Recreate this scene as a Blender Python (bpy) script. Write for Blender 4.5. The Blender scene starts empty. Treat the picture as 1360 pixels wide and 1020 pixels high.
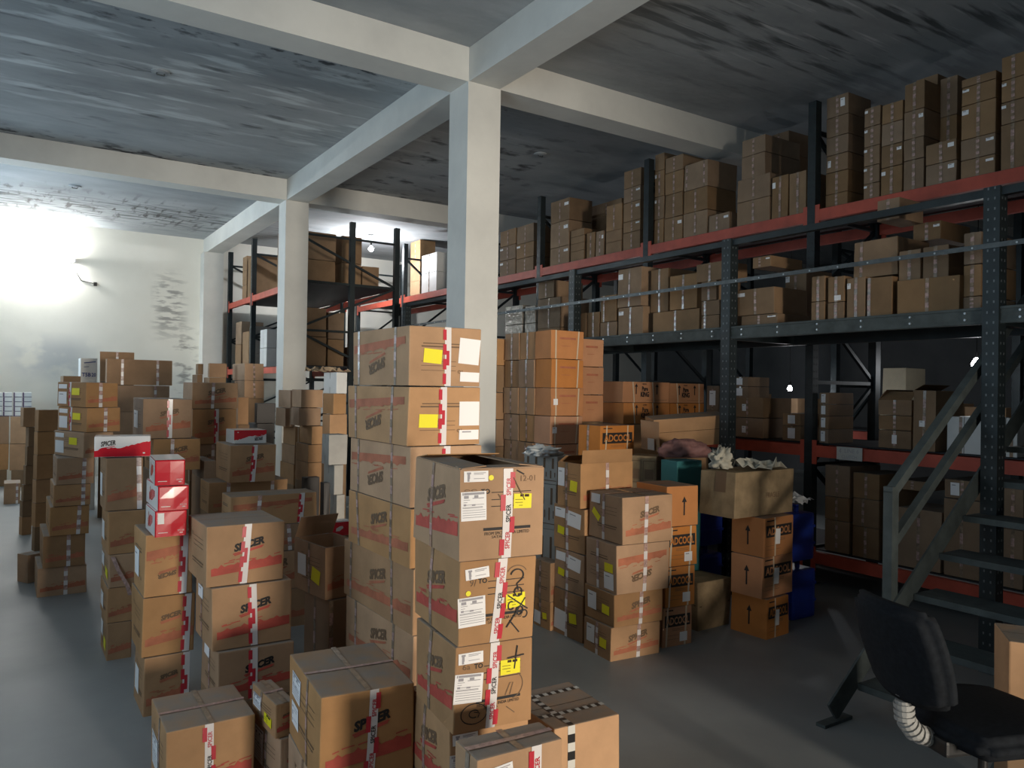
# Warehouse full of stacked cartons. World: X = across the hall (towards the racks), Y = along the hall
# (towards the far wall), Z up, metres. The photographer stands at the origin, eye height 1.6 m.
import bpy, bmesh, math, random, json
from mathutils import Vector, Matrix, noise
C=bpy.context.scene.collection
SC=bpy.context.scene
PI=math.pi
rnd=random.Random(11)
# ------------------------------------------------------------------ materials
MATS={}
def mat(name,col,rough=.6,metal=0,spec=.4,emit=None,es=0,trans=0,var=0,nscale=0,namt=0,bump=0,bscale=40,alpha=1,stretch=None,dust=0):
    m=bpy.data.materials.new(name); m.use_nodes=True; nt=m.node_tree; b=nt.nodes['Principled BSDF']
    b.inputs['Base Color'].default_value=(*col,1); b.inputs['Roughness'].default_value=rough
    b.inputs['Metallic'].default_value=metal; b.inputs['Specular IOR Level'].default_value=spec
    if trans: b.inputs['Transmission Weight'].default_value=trans
    if emit: b.inputs['Emission Color'].default_value=(*emit,1); b.inputs['Emission Strength'].default_value=es
    N=nt.nodes.new; L=nt.links.new
    src=None
    if namt or bump:
        tc=N('ShaderNodeTexCoord'); mp=N('ShaderNodeMapping'); L(tc.outputs['Object'],mp.inputs['Vector'])
        if stretch: mp.inputs['Scale'].default_value=stretch
    if namt:
        nz=N('ShaderNodeTexNoise'); nz.inputs['Scale'].default_value=nscale; nz.inputs['Detail'].default_value=6; nz.inputs['Roughness'].default_value=.6
        L(mp.outputs['Vector'],nz.inputs['Vector'])
        mr=N('ShaderNodeMapRange'); mr.inputs['From Min'].default_value=.3; mr.inputs['From Max'].default_value=.7
        mr.inputs['To Min'].default_value=1-namt; mr.inputs['To Max'].default_value=1+namt*.6
        L(nz.outputs['Fac'],mr.inputs['Value'])
        mx=N('ShaderNodeMix'); mx.data_type='RGBA'; mx.blend_type='MULTIPLY'; mx.inputs['Factor'].default_value=1
        mx.inputs['A'].default_value=(*col,1); L(mr.outputs['Result'],mx.inputs['B']); src=mx.outputs['Result']
    if var:
        oi=N('ShaderNodeObjectInfo'); hs=N('ShaderNodeHueSaturation')
        if src: L(src,hs.inputs['Color'])
        else: hs.inputs['Color'].default_value=(*col,1)
        a=N('ShaderNodeMapRange'); a.inputs['To Min'].default_value=1-var; a.inputs['To Max'].default_value=1+var
        L(oi.outputs['Random'],a.inputs['Value']); L(a.outputs['Result'],hs.inputs['Value'])
        mm=N('ShaderNodeMath'); mm.operation='MULTIPLY'; mm.inputs[1].default_value=7.31; L(oi.outputs['Random'],mm.inputs[0])
        fr=N('ShaderNodeMath'); fr.operation='FRACT'; L(mm.outputs[0],fr.inputs[0])
        a2=N('ShaderNodeMapRange'); a2.inputs['To Min'].default_value=.82; a2.inputs['To Max'].default_value=1.1
        L(fr.outputs[0],a2.inputs['Value']); L(a2.outputs['Result'],hs.inputs['Saturation'])
        src=hs.outputs['Color']
    if dust and src:   # settled grey dust on whatever faces up
        ge=N('ShaderNodeNewGeometry'); sx=N('ShaderNodeSeparateXYZ'); L(ge.outputs['Normal'],sx.inputs['Vector'])
        dm=N('ShaderNodeMapRange'); dm.inputs['From Min'].default_value=.75; dm.inputs['From Max'].default_value=.98; dm.inputs['To Max'].default_value=dust; L(sx.outputs[2],dm.inputs['Value'])
        n4=N('ShaderNodeTexNoise'); n4.inputs['Scale'].default_value=11; n4.inputs['Detail'].default_value=5; L(mp.outputs['Vector'],n4.inputs['Vector'])
        m4=N('ShaderNodeMath'); m4.operation='MULTIPLY'; L(dm.outputs['Result'],m4.inputs[0]); L(n4.outputs['Fac'],m4.inputs[1])
        mx2=N('ShaderNodeMix'); mx2.data_type='RGBA'; L(m4.outputs[0],mx2.inputs['Factor']); L(src,mx2.inputs['A']); mx2.inputs['B'].default_value=(.25,.235,.21,1); src=mx2.outputs['Result']
    if src: L(src,b.inputs['Base Color'])
    if bump:
        n2=N('ShaderNodeTexNoise'); n2.inputs['Scale'].default_value=bscale; n2.inputs['Detail'].default_value=8
        L(mp.outputs['Vector'],n2.inputs['Vector'])
        bp=N('ShaderNodeBump'); bp.inputs['Strength'].default_value=bump; bp.inputs['Distance'].default_value=.02
        L(n2.outputs['Fac'],bp.inputs['Height']); L(bp.outputs['Normal'],b.inputs['Normal'])
    MATS[name]=m; return m
mat('cardboard',(.44,.255,.13),.72,spec=.25,var=.16,nscale=5,namt=.16,bump=.06,bscale=18,dust=1.3)
mat('cardboard_brown',(.285,.18,.10),.75,spec=.25,var=.14,nscale=5,namt=.18,bump=.06,bscale=18,dust=1.3)  # browner old cartons, with the dimness of the racks put into the colour
mat('cardboard_dark',(.045,.04,.038),.5,var=.1,nscale=6,namt=.2)
mat('cardboard_grey',(.44,.42,.38),.75,var=.1,nscale=6,namt=.15)
mat('cardboard_cream',(.66,.58,.42),.7,nscale=6,namt=.1)
mat('cardboard_white',(.70,.70,.68),.5,nscale=6,namt=.08)
mat('cardboard_dusty',(.30,.22,.13),.85,spec=.15,nscale=7,namt=.35,bump=.15,bscale=14)
mat('carton_orange',(.55,.235,.088),.7,spec=.25,var=.08,nscale=5,namt=.12,dust=1.3)
mat('carton_teal',(.03,.16,.17),.6)
mat('seam',(.07,.04,.02),.9)
mat('print_black',(.022,.02,.02),.65)
mat('print_faint',(.17,.105,.06),.7)
mat('print_red',(.50,.085,.06),.65,nscale=9,namt=.3)
mat('print_pale_red',(.47,.16,.085),.7,nscale=9,namt=.3)
mat('print_blue',(.06,.08,.25),.6)
mat('paper_white',(.90,.89,.89),.6)
mat('paper_dull',(.55,.54,.50),.7)
mat('paper_print',(.36,.35,.38),.7)
mat('sticker_yellow',(.90,.80,.02),.5)
mat('tape_white',(.78,.74,.73),.28,spec=.6)
mat('tape_red',(.55,.03,.05),.28,spec=.6)
mat('tape_dull',(.50,.33,.29),.3,spec=.6,nscale=60,namt=.5)
mat('tape_clear',(.33,.25,.18),.16,spec=.7,nscale=30,namt=.5)
mat('strap_beige',(.66,.55,.40),.45)
mat('strap_black',(.02,.02,.02),.3)
mat('gloss_red',(.62,.015,.03),.16,spec=.6)
mat('gloss_white',(.74,.72,.70),.2,spec=.6)
mat('wrap_film',(.34,.30,.25),.15,spec=.7,nscale=14,namt=.5,bump=.4,bscale=22)
mat('purple',(.10,.06,.13),.4)
mat('rack_red',(.50,.085,.05),.5,nscale=5,namt=.25)
mat('rack_dark',(.022,.032,.036),.45,metal=.2,nscale=8,namt=.3)
mat('rack_deck',(.02,.022,.026),.6)
mat('galvanised',(.10,.115,.12),.45,metal=.4,nscale=20,namt=.3)
mat('steel_grey',(.075,.092,.092),.68,metal=0,nscale=10,namt=.35)
mat('hole_bright',(.14,.16,.17),.45,metal=.3)
mat('bolt',(.45,.48,.5),.35,metal=.8)
mat('chair_fabric',(.012,.014,.017),.9,spec=.1,nscale=60,namt=.3)
mat('chair_plastic',(.012,.012,.012),.45)
mat('bellows_grey',(.25,.25,.24),.5)
mat('blue_plastic',(.015,.045,.34),.35,spec=.5,nscale=5,namt=.2)
mat('poly_bag',(.50,.53,.54),.22,spec=.6,nscale=9,namt=.25,bump=.25,bscale=9)
mat('cloth_cream',(.50,.48,.40),.9,nscale=10,namt=.3,bump=.4,bscale=14)
mat('cloth_pink',(.26,.13,.12),.7,nscale=9,namt=.4,bump=.4,bscale=12)
mat('kraft_paper',(.40,.30,.20),.85,nscale=10,namt=.2)
mat('plastic_white',(.75,.76,.77),.4)
mat('tube_glow',(1,1,1),.5,emit=(1,1,.98),es=400)
mat('bulb_glow',(1,1,1),.5,emit=(.95,.97,1),es=60)
def ramp_node(nt,stops):
    r=nt.nodes.new('ShaderNodeValToRGB'); e=r.color_ramp.elements
    e[0].position,e[0].color=stops[0][0],(*stops[0][1],1); e[1].position,e[1].color=stops[-1][0],(*stops[-1][1],1)
    for p,c in stops[1:-1]:
        k=e.new(p); k.color=(*c,1)
    return r
def room_mat(name,stops,scale,rough,bump=.2,stretch=(1,1,1),marks=None,detail=9,spec=.3):
    m=bpy.data.materials.new(name); m.use_nodes=True; nt=m.node_tree; b=nt.nodes['Principled BSDF']
    N=nt.nodes.new; L=nt.links.new
    b.inputs['Specular IOR Level'].default_value=spec
    tc=N('ShaderNodeTexCoord'); mp=N('ShaderNodeMapping'); mp.inputs['Scale'].default_value=stretch; L(tc.outputs['Object'],mp.inputs['Vector'])
    nz=N('ShaderNodeTexNoise'); nz.inputs['Scale'].default_value=scale; nz.inputs['Detail'].default_value=detail; nz.inputs['Roughness'].default_value=.62
    L(mp.outputs['Vector'],nz.inputs['Vector'])
    rp=ramp_node(nt,stops); L(nz.outputs['Fac'],rp.inputs['Fac']); out=rp.outputs['Color']
    if marks:      # (colour, box centre, box half size, noise stretch, threshold): a patch of scraped or stained surface with its own outline
        for col,cen,half,st,th in marks:
            m2=N('ShaderNodeMapping'); m2.inputs['Scale'].default_value=st; L(tc.outputs['Object'],m2.inputs['Vector'])
            n2=N('ShaderNodeTexNoise'); n2.inputs['Scale'].default_value=1; n2.inputs['Detail'].default_value=5; L(m2.outputs['Vector'],n2.inputs['Vector'])
            sx=N('ShaderNodeSeparateXYZ'); L(tc.outputs['Object'],sx.inputs['Vector'])
            fac=None
            for ax in range(3):
                if half[ax] is None: continue
                s1=N('ShaderNodeMath'); s1.operation='SUBTRACT'; L(sx.outputs[ax],s1.inputs[0]); s1.inputs[1].default_value=cen[ax]
                s2=N('ShaderNodeMath'); s2.operation='ABSOLUTE'; L(s1.outputs[0],s2.inputs[0])
                s3=N('ShaderNodeMapRange'); s3.inputs['From Min'].default_value=half[ax]; s3.inputs['From Max'].default_value=half[ax]*.35
                L(s2.outputs[0],s3.inputs['Value'])
                if fac is None: fac=s3.outputs['Result']
                else:
                    s4=N('ShaderNodeMath'); s4.operation='MULTIPLY'; L(fac,s4.inputs[0]); L(s3.outputs['Result'],s4.inputs[1]); fac=s4.outputs[0]
            t=N('ShaderNodeMapRange'); t.inputs['From Min'].default_value=th; t.inputs['From Max'].default_value=th+.10; L(n2.outputs['Fac'],t.inputs['Value'])
            s5=N('ShaderNodeMath'); s5.operation='MULTIPLY'; L(t.outputs['Result'],s5.inputs[0]); L(fac,s5.inputs[1])
            mx=N('ShaderNodeMix'); mx.data_type='RGBA'; L(s5.outputs[0],mx.inputs['Factor']); L(out,mx.inputs['A']); mx.inputs['B'].default_value=(*col,1)
            out=mx.outputs['Result']
    L(out,b.inputs['Base Color'])
    n3=N('ShaderNodeTexNoise'); n3.inputs['Scale'].default_value=scale*3; n3.inputs['Detail'].default_value=8; L(mp.outputs['Vector'],n3.inputs['Vector'])
    bp=N('ShaderNodeBump'); bp.inputs['Strength'].default_value=bump; bp.inputs['Distance'].default_value=.03; L(n3.outputs['Fac'],bp.inputs['Height']); L(bp.outputs['Normal'],b.inputs['Normal'])
    if isinstance(rough,tuple):
        rr=N('ShaderNodeMapRange'); rr.inputs['To Min'].default_value=rough[0]; rr.inputs['To Max'].default_value=rough[1]; L(nz.outputs['Fac'],rr.inputs['Value']); L(rr.outputs['Result'],b.inputs['Roughness'])
    else: b.inputs['Roughness'].default_value=rough
    MATS[name]=m; return m
room_mat('concrete_ceiling',[(.25,(.26,.28,.295)),(.5,(.36,.385,.40)),(.75,(.46,.48,.495))],.9,.85,.35,(1,2.4,1),
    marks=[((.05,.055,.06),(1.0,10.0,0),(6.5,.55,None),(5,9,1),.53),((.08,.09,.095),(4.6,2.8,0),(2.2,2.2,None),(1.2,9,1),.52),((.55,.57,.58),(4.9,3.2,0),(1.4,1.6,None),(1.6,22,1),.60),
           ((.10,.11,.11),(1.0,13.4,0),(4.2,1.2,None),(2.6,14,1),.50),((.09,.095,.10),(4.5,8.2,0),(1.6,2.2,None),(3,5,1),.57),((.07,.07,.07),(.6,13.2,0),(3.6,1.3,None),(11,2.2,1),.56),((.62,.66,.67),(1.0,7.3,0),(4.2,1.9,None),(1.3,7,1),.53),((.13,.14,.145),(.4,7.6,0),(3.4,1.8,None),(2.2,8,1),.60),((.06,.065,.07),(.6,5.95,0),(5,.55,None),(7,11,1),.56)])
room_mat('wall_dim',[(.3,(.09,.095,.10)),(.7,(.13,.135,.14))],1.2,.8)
room_mat('paint_white',[(.3,(.60,.60,.57)),(.6,(.70,.70,.66)),(.8,(.74,.74,.70))],1.6,.7,.06)
room_mat('paint_wall',[(.25,(.66,.645,.575)),(.55,(.74,.725,.655)),(.8,(.78,.765,.70))],.7,.75,.08,
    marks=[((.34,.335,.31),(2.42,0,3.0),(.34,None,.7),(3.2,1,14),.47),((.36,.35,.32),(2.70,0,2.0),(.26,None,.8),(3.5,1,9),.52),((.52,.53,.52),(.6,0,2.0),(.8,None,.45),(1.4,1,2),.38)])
room_mat('floor_concrete',[(.25,(.20,.215,.217)),(.5,(.275,.29,.29)),(.8,(.35,.365,.36))],.8,(.36,.62),.05,
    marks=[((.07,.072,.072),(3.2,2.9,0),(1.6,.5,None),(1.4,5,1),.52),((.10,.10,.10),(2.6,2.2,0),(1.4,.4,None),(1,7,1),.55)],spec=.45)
M=MATS
# ------------------------------------------------------------------ mesh helpers
def tagp(o,label=None,cat=None,group=None,kind=None):
    if label: o['label']=label
    if cat: o['category']=cat
    if group: o['group']=group
    if kind: o['kind']=kind
    return o
def link(name,bm,mats,parent=None,smooth=False):
    me=bpy.data.meshes.new(name); bm.to_mesh(me); bm.free()
    for m in (mats if isinstance(mats,(list,tuple)) else [mats]): me.materials.append(M[m] if isinstance(m,str) else m)
    if smooth:
        for p in me.polygons: p.use_smooth=True
    o=bpy.data.objects.new(name,me); C.objects.link(o)
    if parent is not None: o.parent=parent
    return o
def empty(name,loc,rz=0):
    o=bpy.data.objects.new(name,None); o.empty_display_size=.1; C.objects.link(o); o.location=loc; o.rotation_euler=(0,0,rz); return o
def add_box(bm,c,s,mi=0,R=None,bev=0):
    r=bmesh.ops.create_cube(bm,size=1); vs=r['verts']
    bmesh.ops.scale(bm,vec=s,verts=vs)
    if bev:
        es=list({e for v in vs for e in v.link_edges})
        rr=bmesh.ops.bevel(bm,geom=es,offset=bev,segments=2,affect='EDGES',profile=.7); vs=list({v for f in rr['faces'] for v in f.verts}|{v for v in vs if v.is_valid})
    if R is not None: bmesh.ops.transform(bm,matrix=R,verts=vs)
    bmesh.ops.translate(bm,vec=c,verts=vs)
    for f in {f for v in vs for f in v.link_faces}: f.material_index=mi
    return vs
def add_bar(bm,p,q,w,h,mi=0,upv=(0,0,1)):
    p=Vector(p); q=Vector(q); d=(q-p); L=d.length; d.normalize(); s=d.cross(Vector(upv))
    if s.length<1e-4: s=d.cross(Vector((0,1,0)))
    s.normalize(); u=s.cross(d)
    R=Matrix((d,s,u)).transposed().to_4x4()
    return add_box(bm,(p+q)/2,(L,w,h),mi,R)
def add_cyl(bm,p,q,r,seg=16,mi=0,r2=None,caps=True):
    p=Vector(p); q=Vector(q); d=q-p; L=d.length
    rr=bmesh.ops.create_cone(bm,cap_ends=caps,segments=seg,radius1=r,radius2=r if r2 is None else r2,depth=L); vs=rr['verts']
    R=Vector((0,0,1)).rotation_difference(d).to_matrix().to_4x4()
    bmesh.ops.transform(bm,matrix=Matrix.Translation((p+q)/2)@R,verts=vs)
    for f in {f for v in vs for f in v.link_faces}: f.material_index=mi
    return vs
TXT={}
def text_polys(s,shear=0,bold=.0):
    k=(s,shear,bold)
    if k in TXT: return TXT[k]
    cu=bpy.data.curves.new('writing','FONT'); cu.body=s; cu.shear=shear; cu.offset=bold; cu.resolution_u=2; cu.fill_mode='FRONT'
    ob=bpy.data.objects.new('writing',cu); C.objects.link(ob)
    dg=bpy.context.evaluated_depsgraph_get(); me=bpy.data.meshes.new_from_object(ob.evaluated_get(dg))
    vs=[(v.co.x,v.co.y) for v in me.vertices]; fs=[tuple(p.vertices) for p in me.polygons]
    x0=min(v[0] for v in vs); x1=max(v[0] for v in vs); y0=min(v[1] for v in vs); y1=max(v[1] for v in vs)
    vs=[((x-x0)/(x1-x0),(y-y0)/(y1-y0)) for x,y in vs]
    bpy.data.objects.remove(ob); bpy.data.curves.remove(cu); bpy.data.meshes.remove(me)
    TXT[k]=(vs,fs,(x1-x0)/(y1-y0)); return TXT[k]
# ------------------------------------------------------------------ cartons
FACE={'F':((0,0,0),(1,0,0),(1,0,1),(0,0,1),(0,-1,0)),'L':((0,1,0),(0,0,0),(0,0,1),(0,1,1),(-1,0,0)),'R':((1,0,0),(1,1,0),(1,1,1),(1,0,1),(1,0,0)),
      'K':((1,1,0),(0,1,0),(0,1,1),(1,1,1),(0,1,0)),'T':((0,0,1),(1,0,1),(1,1,1),(0,1,1),(0,0,1)),'B':((0,1,0),(1,1,0),(1,0,0),(0,0,0),(0,0,-1))}
class Carton:
    def __init__(s,w,l,h,rng,jit=.004,bulge=.004):
        s.dim=(w,l,h); s.c={}
        for i in (0,1):
            for j in (0,1):
                for k in (0,1):
                    f=1 if k else .3
                    s.c[(i,j,k)]=Vector((w*(i-.5)+rng.uniform(-jit,jit)*f-(.0), l*(j-.5)+rng.uniform(-jit,jit)*f, h*k-(rng.uniform(0,jit) if k else 0)))
        s.b=bulge
    def size(s,f): w,l,h=s.dim; return {'F':(w,h),'K':(w,h),'L':(l,h),'R':(l,h),'T':(w,l),'B':(w,l)}[f]
    def P(s,f,a,b,off=0):
        q=FACE[f]; c=s.c; n=Vector(q[4])
        p=(c[q[0]]*(1-a)+c[q[1]]*a)*(1-b)+(c[q[3]]*(1-a)+c[q[2]]*a)*b
        aa=min(max(a,0),1); bb=min(max(b,0),1)
        bl=s.b*math.sin(PI*aa)*math.sin(PI*bb) if f not in 'TB' else (-s.b*.3*math.sin(PI*aa)*math.sin(PI*bb) if f=='T' else 0)
        return p+n*(off+bl)
    def patch(s,bm,f,a0,b0,a1,b1,off,mi=0,nx=1,ny=1,fn=None):
        g=[]
        for j in range(ny+1):
            for i in range(nx+1):
                a=a0+(a1-a0)*i/nx; b=b0+(b1-b0)*j/ny
                if fn: a,b=fn(a,b)
                g.append(bm.verts.new(s.P(f,a,b,off)))
        for j in range(ny):
            for i in range(nx):
                k=j*(nx+1)+i
                fc=bm.faces.new((g[k],g[k+1],g[k+nx+2],g[k+nx+1])); fc.material_index=mi
    def body(s,bm,n,bev,open_top=False,mi=0):
        for f in 'FLRKB'+('' if open_top else 'T'):
            s.patch(bm,f,0,0,1,1,0,mi,n if f!='B' else 1,n if f!='B' else 1)
        bmesh.ops.remove_doubles(bm,verts=bm.verts,dist=2e-4)
        if bev and not open_top:
            bm.normal_update()
            es=[e for e in bm.edges if len(e.link_faces)==2 and e.calc_face_angle(0)>.8]
            bmesh.ops.bevel(bm,geom=es,offset=bev,segments=2,affect='EDGES',profile=.6,clamp_overlap=True)
        if open_top:
            w,l,h=s.dim; t=.006; z0=h*.35
            def q(i,j,z): return Vector(((w/2-t)*(1 if i else -1),(l/2-t)*(1 if j else -1),z))
            top=[s.c[(0,0,1)],s.c[(1,0,1)],s.c[(1,1,1)],s.c[(0,1,1)]]
            T=[bm.verts.new(p) for p in top]; I=[bm.verts.new(q(i,j,h-.001)) for i,j in((0,0),(1,0),(1,1),(0,1))]; D=[bm.verts.new(q(i,j,z0)) for i,j in((0,0),(1,0),(1,1),(0,1))]
            for k in range(4):
                m=(k+1)%4
                bm.faces.new((T[k],T[m],I[m],I[k])); bm.faces.new((I[k],I[m],D[m],D[k]))
            bm.faces.new(D)
    def text(s,bm,f,string,a,b,w,h,off,mi,rot=0,shear=0,bold=0,flip=False):
        # centre a,b (fractions); w,h metres
        vs,fs,ar=text_polys(string,shear,bold); W,Hh=s.size(f); ca,sa=math.cos(rot),math.sin(rot); nv=[]
        for x,y in vs:
            X=(x-.5)*w; Y=(y-.5)*h; X,Y=X*ca-Y*sa,X*sa+Y*ca
            A=a+X/W; B=b+Y/Hh
            if flip: A,B=1-A,1-B
            nv.append(bm.verts.new(s.P(f,A,B,off)))
        for q in fs:
            try: bm.faces.new([nv[i] for i in q]).material_index=mi
            except ValueError: pass
    def ribbon(s,bm,f,pts,wd,off,mi):
        W,Hh=s.size(f); prev=None
        for i,(a,b) in enumerate(pts):
            p=Vector((a*W,b*Hh)); q=Vector((pts[min(i+1,len(pts)-1)][0]*W,pts[min(i+1,len(pts)-1)][1]*Hh)); r=Vector((pts[max(i-1,0)][0]*W,pts[max(i-1,0)][1]*Hh))
            d=(q-r); d=d.normalized() if d.length>1e-6 else Vector((1,0)); n=Vector((-d.y,d.x))*wd/2
            cur=[bm.verts.new(s.P(f,(p+n*k).x/W,(p+n*k).y/Hh,off)) for k in(1,-1)]
            if prev: bm.faces.new((prev[1],cur[1],cur[0],prev[0])).material_index=mi
            prev=cur
def arc(cx,cy,rx,ry,a0,a1,n=14): return [(cx+rx*math.cos(math.radians(a0+(a1-a0)*i/n)),cy+ry*math.sin(math.radians(a0+(a1-a0)*i/n))) for i in range(n+1)]
ST={ # sticker sets: face role (E end face / S side / letter), kind, a, b, w, h (fractions), rotation
 'A':[['E','s',.18,.925,.28,.12,0],['E','d',.355,.905,.03,0,0],['E','w',.155,.60,.29,.32,.02],['E','y',.735,.63,.22,.165,-.03]],
 'B':[['E','s',.22,.85,.30,.13,.09],['E','d',.11,.62,.032,0,0],['E','w',.16,.40,.345,.35,.05],['E','y',.73,.48,.26,.17,.05]],
 'C':[['E','s',.19,.86,.31,.13,.02],['E','w',.17,.51,.35,.34,-.04],['E','y',.70,.69,.26,.175,0]],
 'D':[['E','y',.315,.50,.25,.24,-.07],['E','W',.83,.60,.30,.44,-.07],['E','s',.845,.16,.28,.165,-.02]],
 'D2':[['E','y',.27,.42,.25,.23,-.02],['E','W',.84,.54,.29,.42,0],['E','s',.84,.17,.28,.17,0]],
 'T2':[['E','s',.25,.85,.3,.12,.1]],
 'L2':[['E','w',.28,.72,.28,.30,-.02],['E','s',.25,.36,.24,.28,0]],'L3':[['E','w',.25,.62,.34,.40,0],['E','y',.72,.36,.28,.30,-.1]],
 'L4':[['E','w',.25,.55,.34,.6,0]],'L5':[['E','w',.35,.45,.4,.45,0]],'L6':[['E','s',.35,.78,.3,.2,0]],'L7':[['E','w',.27,.53,.28,.42,0],['E','y',.72,.40,.26,.28,-.2]],
 'L8':[['E','w',.17,.66,.30,.42,0],['E','y',.72,.48,.30,.24,-.1]],'L9':[['E','s',.22,.82,.34,.22,0],['E','w',.68,.72,.42,.34,-.1],['E','y',.25,.42,.22,.18,-.1]],
 'L10':[['E','w',.24,.32,.40,.45,-.05],['E','y',.68,.45,.24,.22,.1]],'L1':[['E','s',.2,.82,.3,.18,0],['E','w',.2,.35,.3,.5,0],['E','y',.66,.62,.26,.28,0]],
 'R1':[['E','s',.2,.87,.28,.2,0],['E','y',.23,.52,.26,.15,-.6]],'R2':[['E','y',.76,.50,.26,.18,0],['E','w',.76,.22,.30,.34,0]],'R3':[['E','w',.27,.58,.30,.55,0],['E','y',.73,.45,.24,.28,-.05]],
 'K':[['F','w',.13,.5,.13,.22,0]],'U':[['F','w',.7,.22,.26,.24,0]],'V':[['F','w',.45,.5,.16,.40,-.05]],
}
def sticker(c,root,f,kind,a,b,w,h,rot,rng,detail):
    W,Hh=c.size(f); bm=bmesh.new(); off=.0022
    if kind=='d':
        r=w*W
        vs=[bm.verts.new(c.P(f,a+r*math.cos(t*PI/8)/W,b+r*math.sin(t*PI/8)/Hh,off)) for t in range(16)]; bm.faces.new(vs)
        link('sticker_dot',bm,'sticker_yellow',root); return
    ca,sa=math.cos(rot),math.sin(rot)
    def fn(x,y):
        X=(x-a)*W; Y=(y-b)*Hh
        return a+(X*ca-Y*sa)/W, b+(X*sa+Y*ca)/Hh
    c.patch(bm,f,a-w/2,b-h/2,a+w/2,b+h/2,off,0,3,3,fn)
    o2=off+.0007
    def ln(x0,y0,x1,y1,t=.0022,mi=1):
        c.patch(bm,f,a-w/2+w*x0,b-h/2+h*y0-t/2/Hh,a-w/2+w*x1,b-h/2+h*y0+t/2/Hh,o2,mi,3,1,fn)
    if detail:
        if kind=='w':
            ln(.12,.93,.92,.93,.007); ln(.06,.93,.1,.93,.008)
            ln(.12,.82,.3,.82,.009); ln(.52,.83,.68,.83,.008); ln(.45,.77,.9,.77)
            for k,(y,x1) in enumerate([(.72,.35),(.64,.25),(.55,.9),(.47,.85),(.44,.85),(.36,.95),(.28,.95),(.2,.95),(.12,.95)]): ln(.06 if k>2 else .1,y,x1,y,.0016)
            ln(.1,.55,.2,.55,.006); ln(.42,.54,.56,.54,.005)
        elif kind=='s':
            ln(.12,.8,.28,.8,.006); ln(.14,.52,.24,.52,.016); ln(.14,.2,.22,.2,.01); ln(.4,.82,.9,.82,.002); ln(.4,.7,.8,.7,.0018); ln(.4,.3,.85,.3,.0018)
        elif kind=='y':
            ln(.35,.88,.55,.88,.008,1); ln(.6,.87,.85,.87,.008,1); ln(.08,.6,.5,.6,.0015); ln(.08,.4,.5,.4,.0015); ln(.3,.2,.5,.2,.0015)
        elif kind=='W': ln(.3,.06,.9,.06,.002)
    elif kind in 'ws' and rng.random()<.5: ln(.15,.8,.6,.8,.006)
    if kind=='y': link('yellow_sticker',bm,['sticker_yellow','seam'],root)
    else: link('paper_label',bm,['paper_white' if kind!='u' else 'paper_dull','paper_print'],root)
def tape(c,root,f,a1,a0,kind,detail):
    if kind=='n': return
    W,Hh=c.size(f); off=.0016; bm=bmesh.new()
    def ctr(b): return a0+(a1-a0)*b
    def seg(b0,b1,x0,x1,mi,o=off):
        n=max(1,int((b1-b0)*8)); vs=[]
        for i in range(n+1):
            b=b0+(b1-b0)*i/n; vs.append([bm.verts.new(c.P(f,ctr(b)+x/W,b,o)) for x in(x0,x1)])
        for p,q in zip(vs,vs[1:]): bm.faces.new((p[0],p[1],q[1],q[0])).material_index=mi
    if kind=='W':
        t=.016; seg(0,1,-t,t,0)
        r=random.Random(int(a0*1000)); n=4
        for i in range(n):
            b=i/n+.03
            side=-1 if detail==0 else (1 if r.random()<.5 else -1)
            seg(b,b+.72/n,(-t*1.55 if side<0 else t*.45),(-t*.5 if side<0 else t*1.5),1,off+.0005)
        if detail:
            for i in range(3):
                vs,fs,ar=text_polys('SPICER',0,.02); nv=[]
                for x,y in vs:
                    b=.1+i*.3+ x*.2; nv.append(bm.verts.new(c.P(f,ctr(b)+(.010-y*.016)/W,b,off+.001)))
                for q in fs:
                    try: bm.faces.new([nv[k] for k in q]).material_index=(1,2,1)[i]
                    except ValueError: pass
        else: seg(.35,.6,-t*.5,t*.4,1,off+.0007)
        link('printed_tape',bm,['tape_white','tape_red','print_black'],root)
    elif kind=='w':
        t=.013; n=6
        for i in range(n): seg(i/n,(i+1)/n,-t,t,i%2)
        link('printed_tape',bm,['tape_white','tape_dull'],root)
    elif kind=='c':
        t=.014; n=7
        for i in range(n): seg(i/n,(i+1)/n,-t*.8,t*.8,i%2)
        link('clear_tape',bm,['tape_clear','tape_dull'],root)
    elif kind=='b':
        seg(0,1,-.007,.007,0); link('strap',bm,'strap_beige',root)
    elif kind=='k':
        n=12
        for i in range(n): seg(i/n,(i+1)/n,-.016,.016,i%2)
        link('strap',bm,['strap_black','paper_dull'],root)
def toptape(c,root,kind):
    if kind=='x':
        bm=bmesh.new(); W,L=c.size('T')
        for x0,y0,x1,y1 in ((.5-.010/W,0,.5+.010/W,1),):
            c.patch(bm,'T',x0,y0,x1,y1,.0022,0,1,8)
        c.patch(bm,'T',0,.5-.010/L,1,.5+.010/L,.003,1,8,1)
        link('printed_tape',bm,['tape_clear','tape_dull'],root)
    else:
        for y in (.3,.8):
            bm=bmesh.new(); W,L=c.size('T'); n=16
            for i in range(n): c.patch(bm,'T',i/n,y-.012/L,(i+1)/n,y+.012/L,.002,i%2)
            link('strap',bm,['strap_black','paper_dull'],root)
        bm=bmesh.new(); n=16
        for i in range(n): c.patch(bm,'T',.25-.012/W,i/n,.25+.012/W,(i+1)/n,.003,i%2)
        link('strap',bm,['strap_black','paper_dull'],root)
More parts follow.
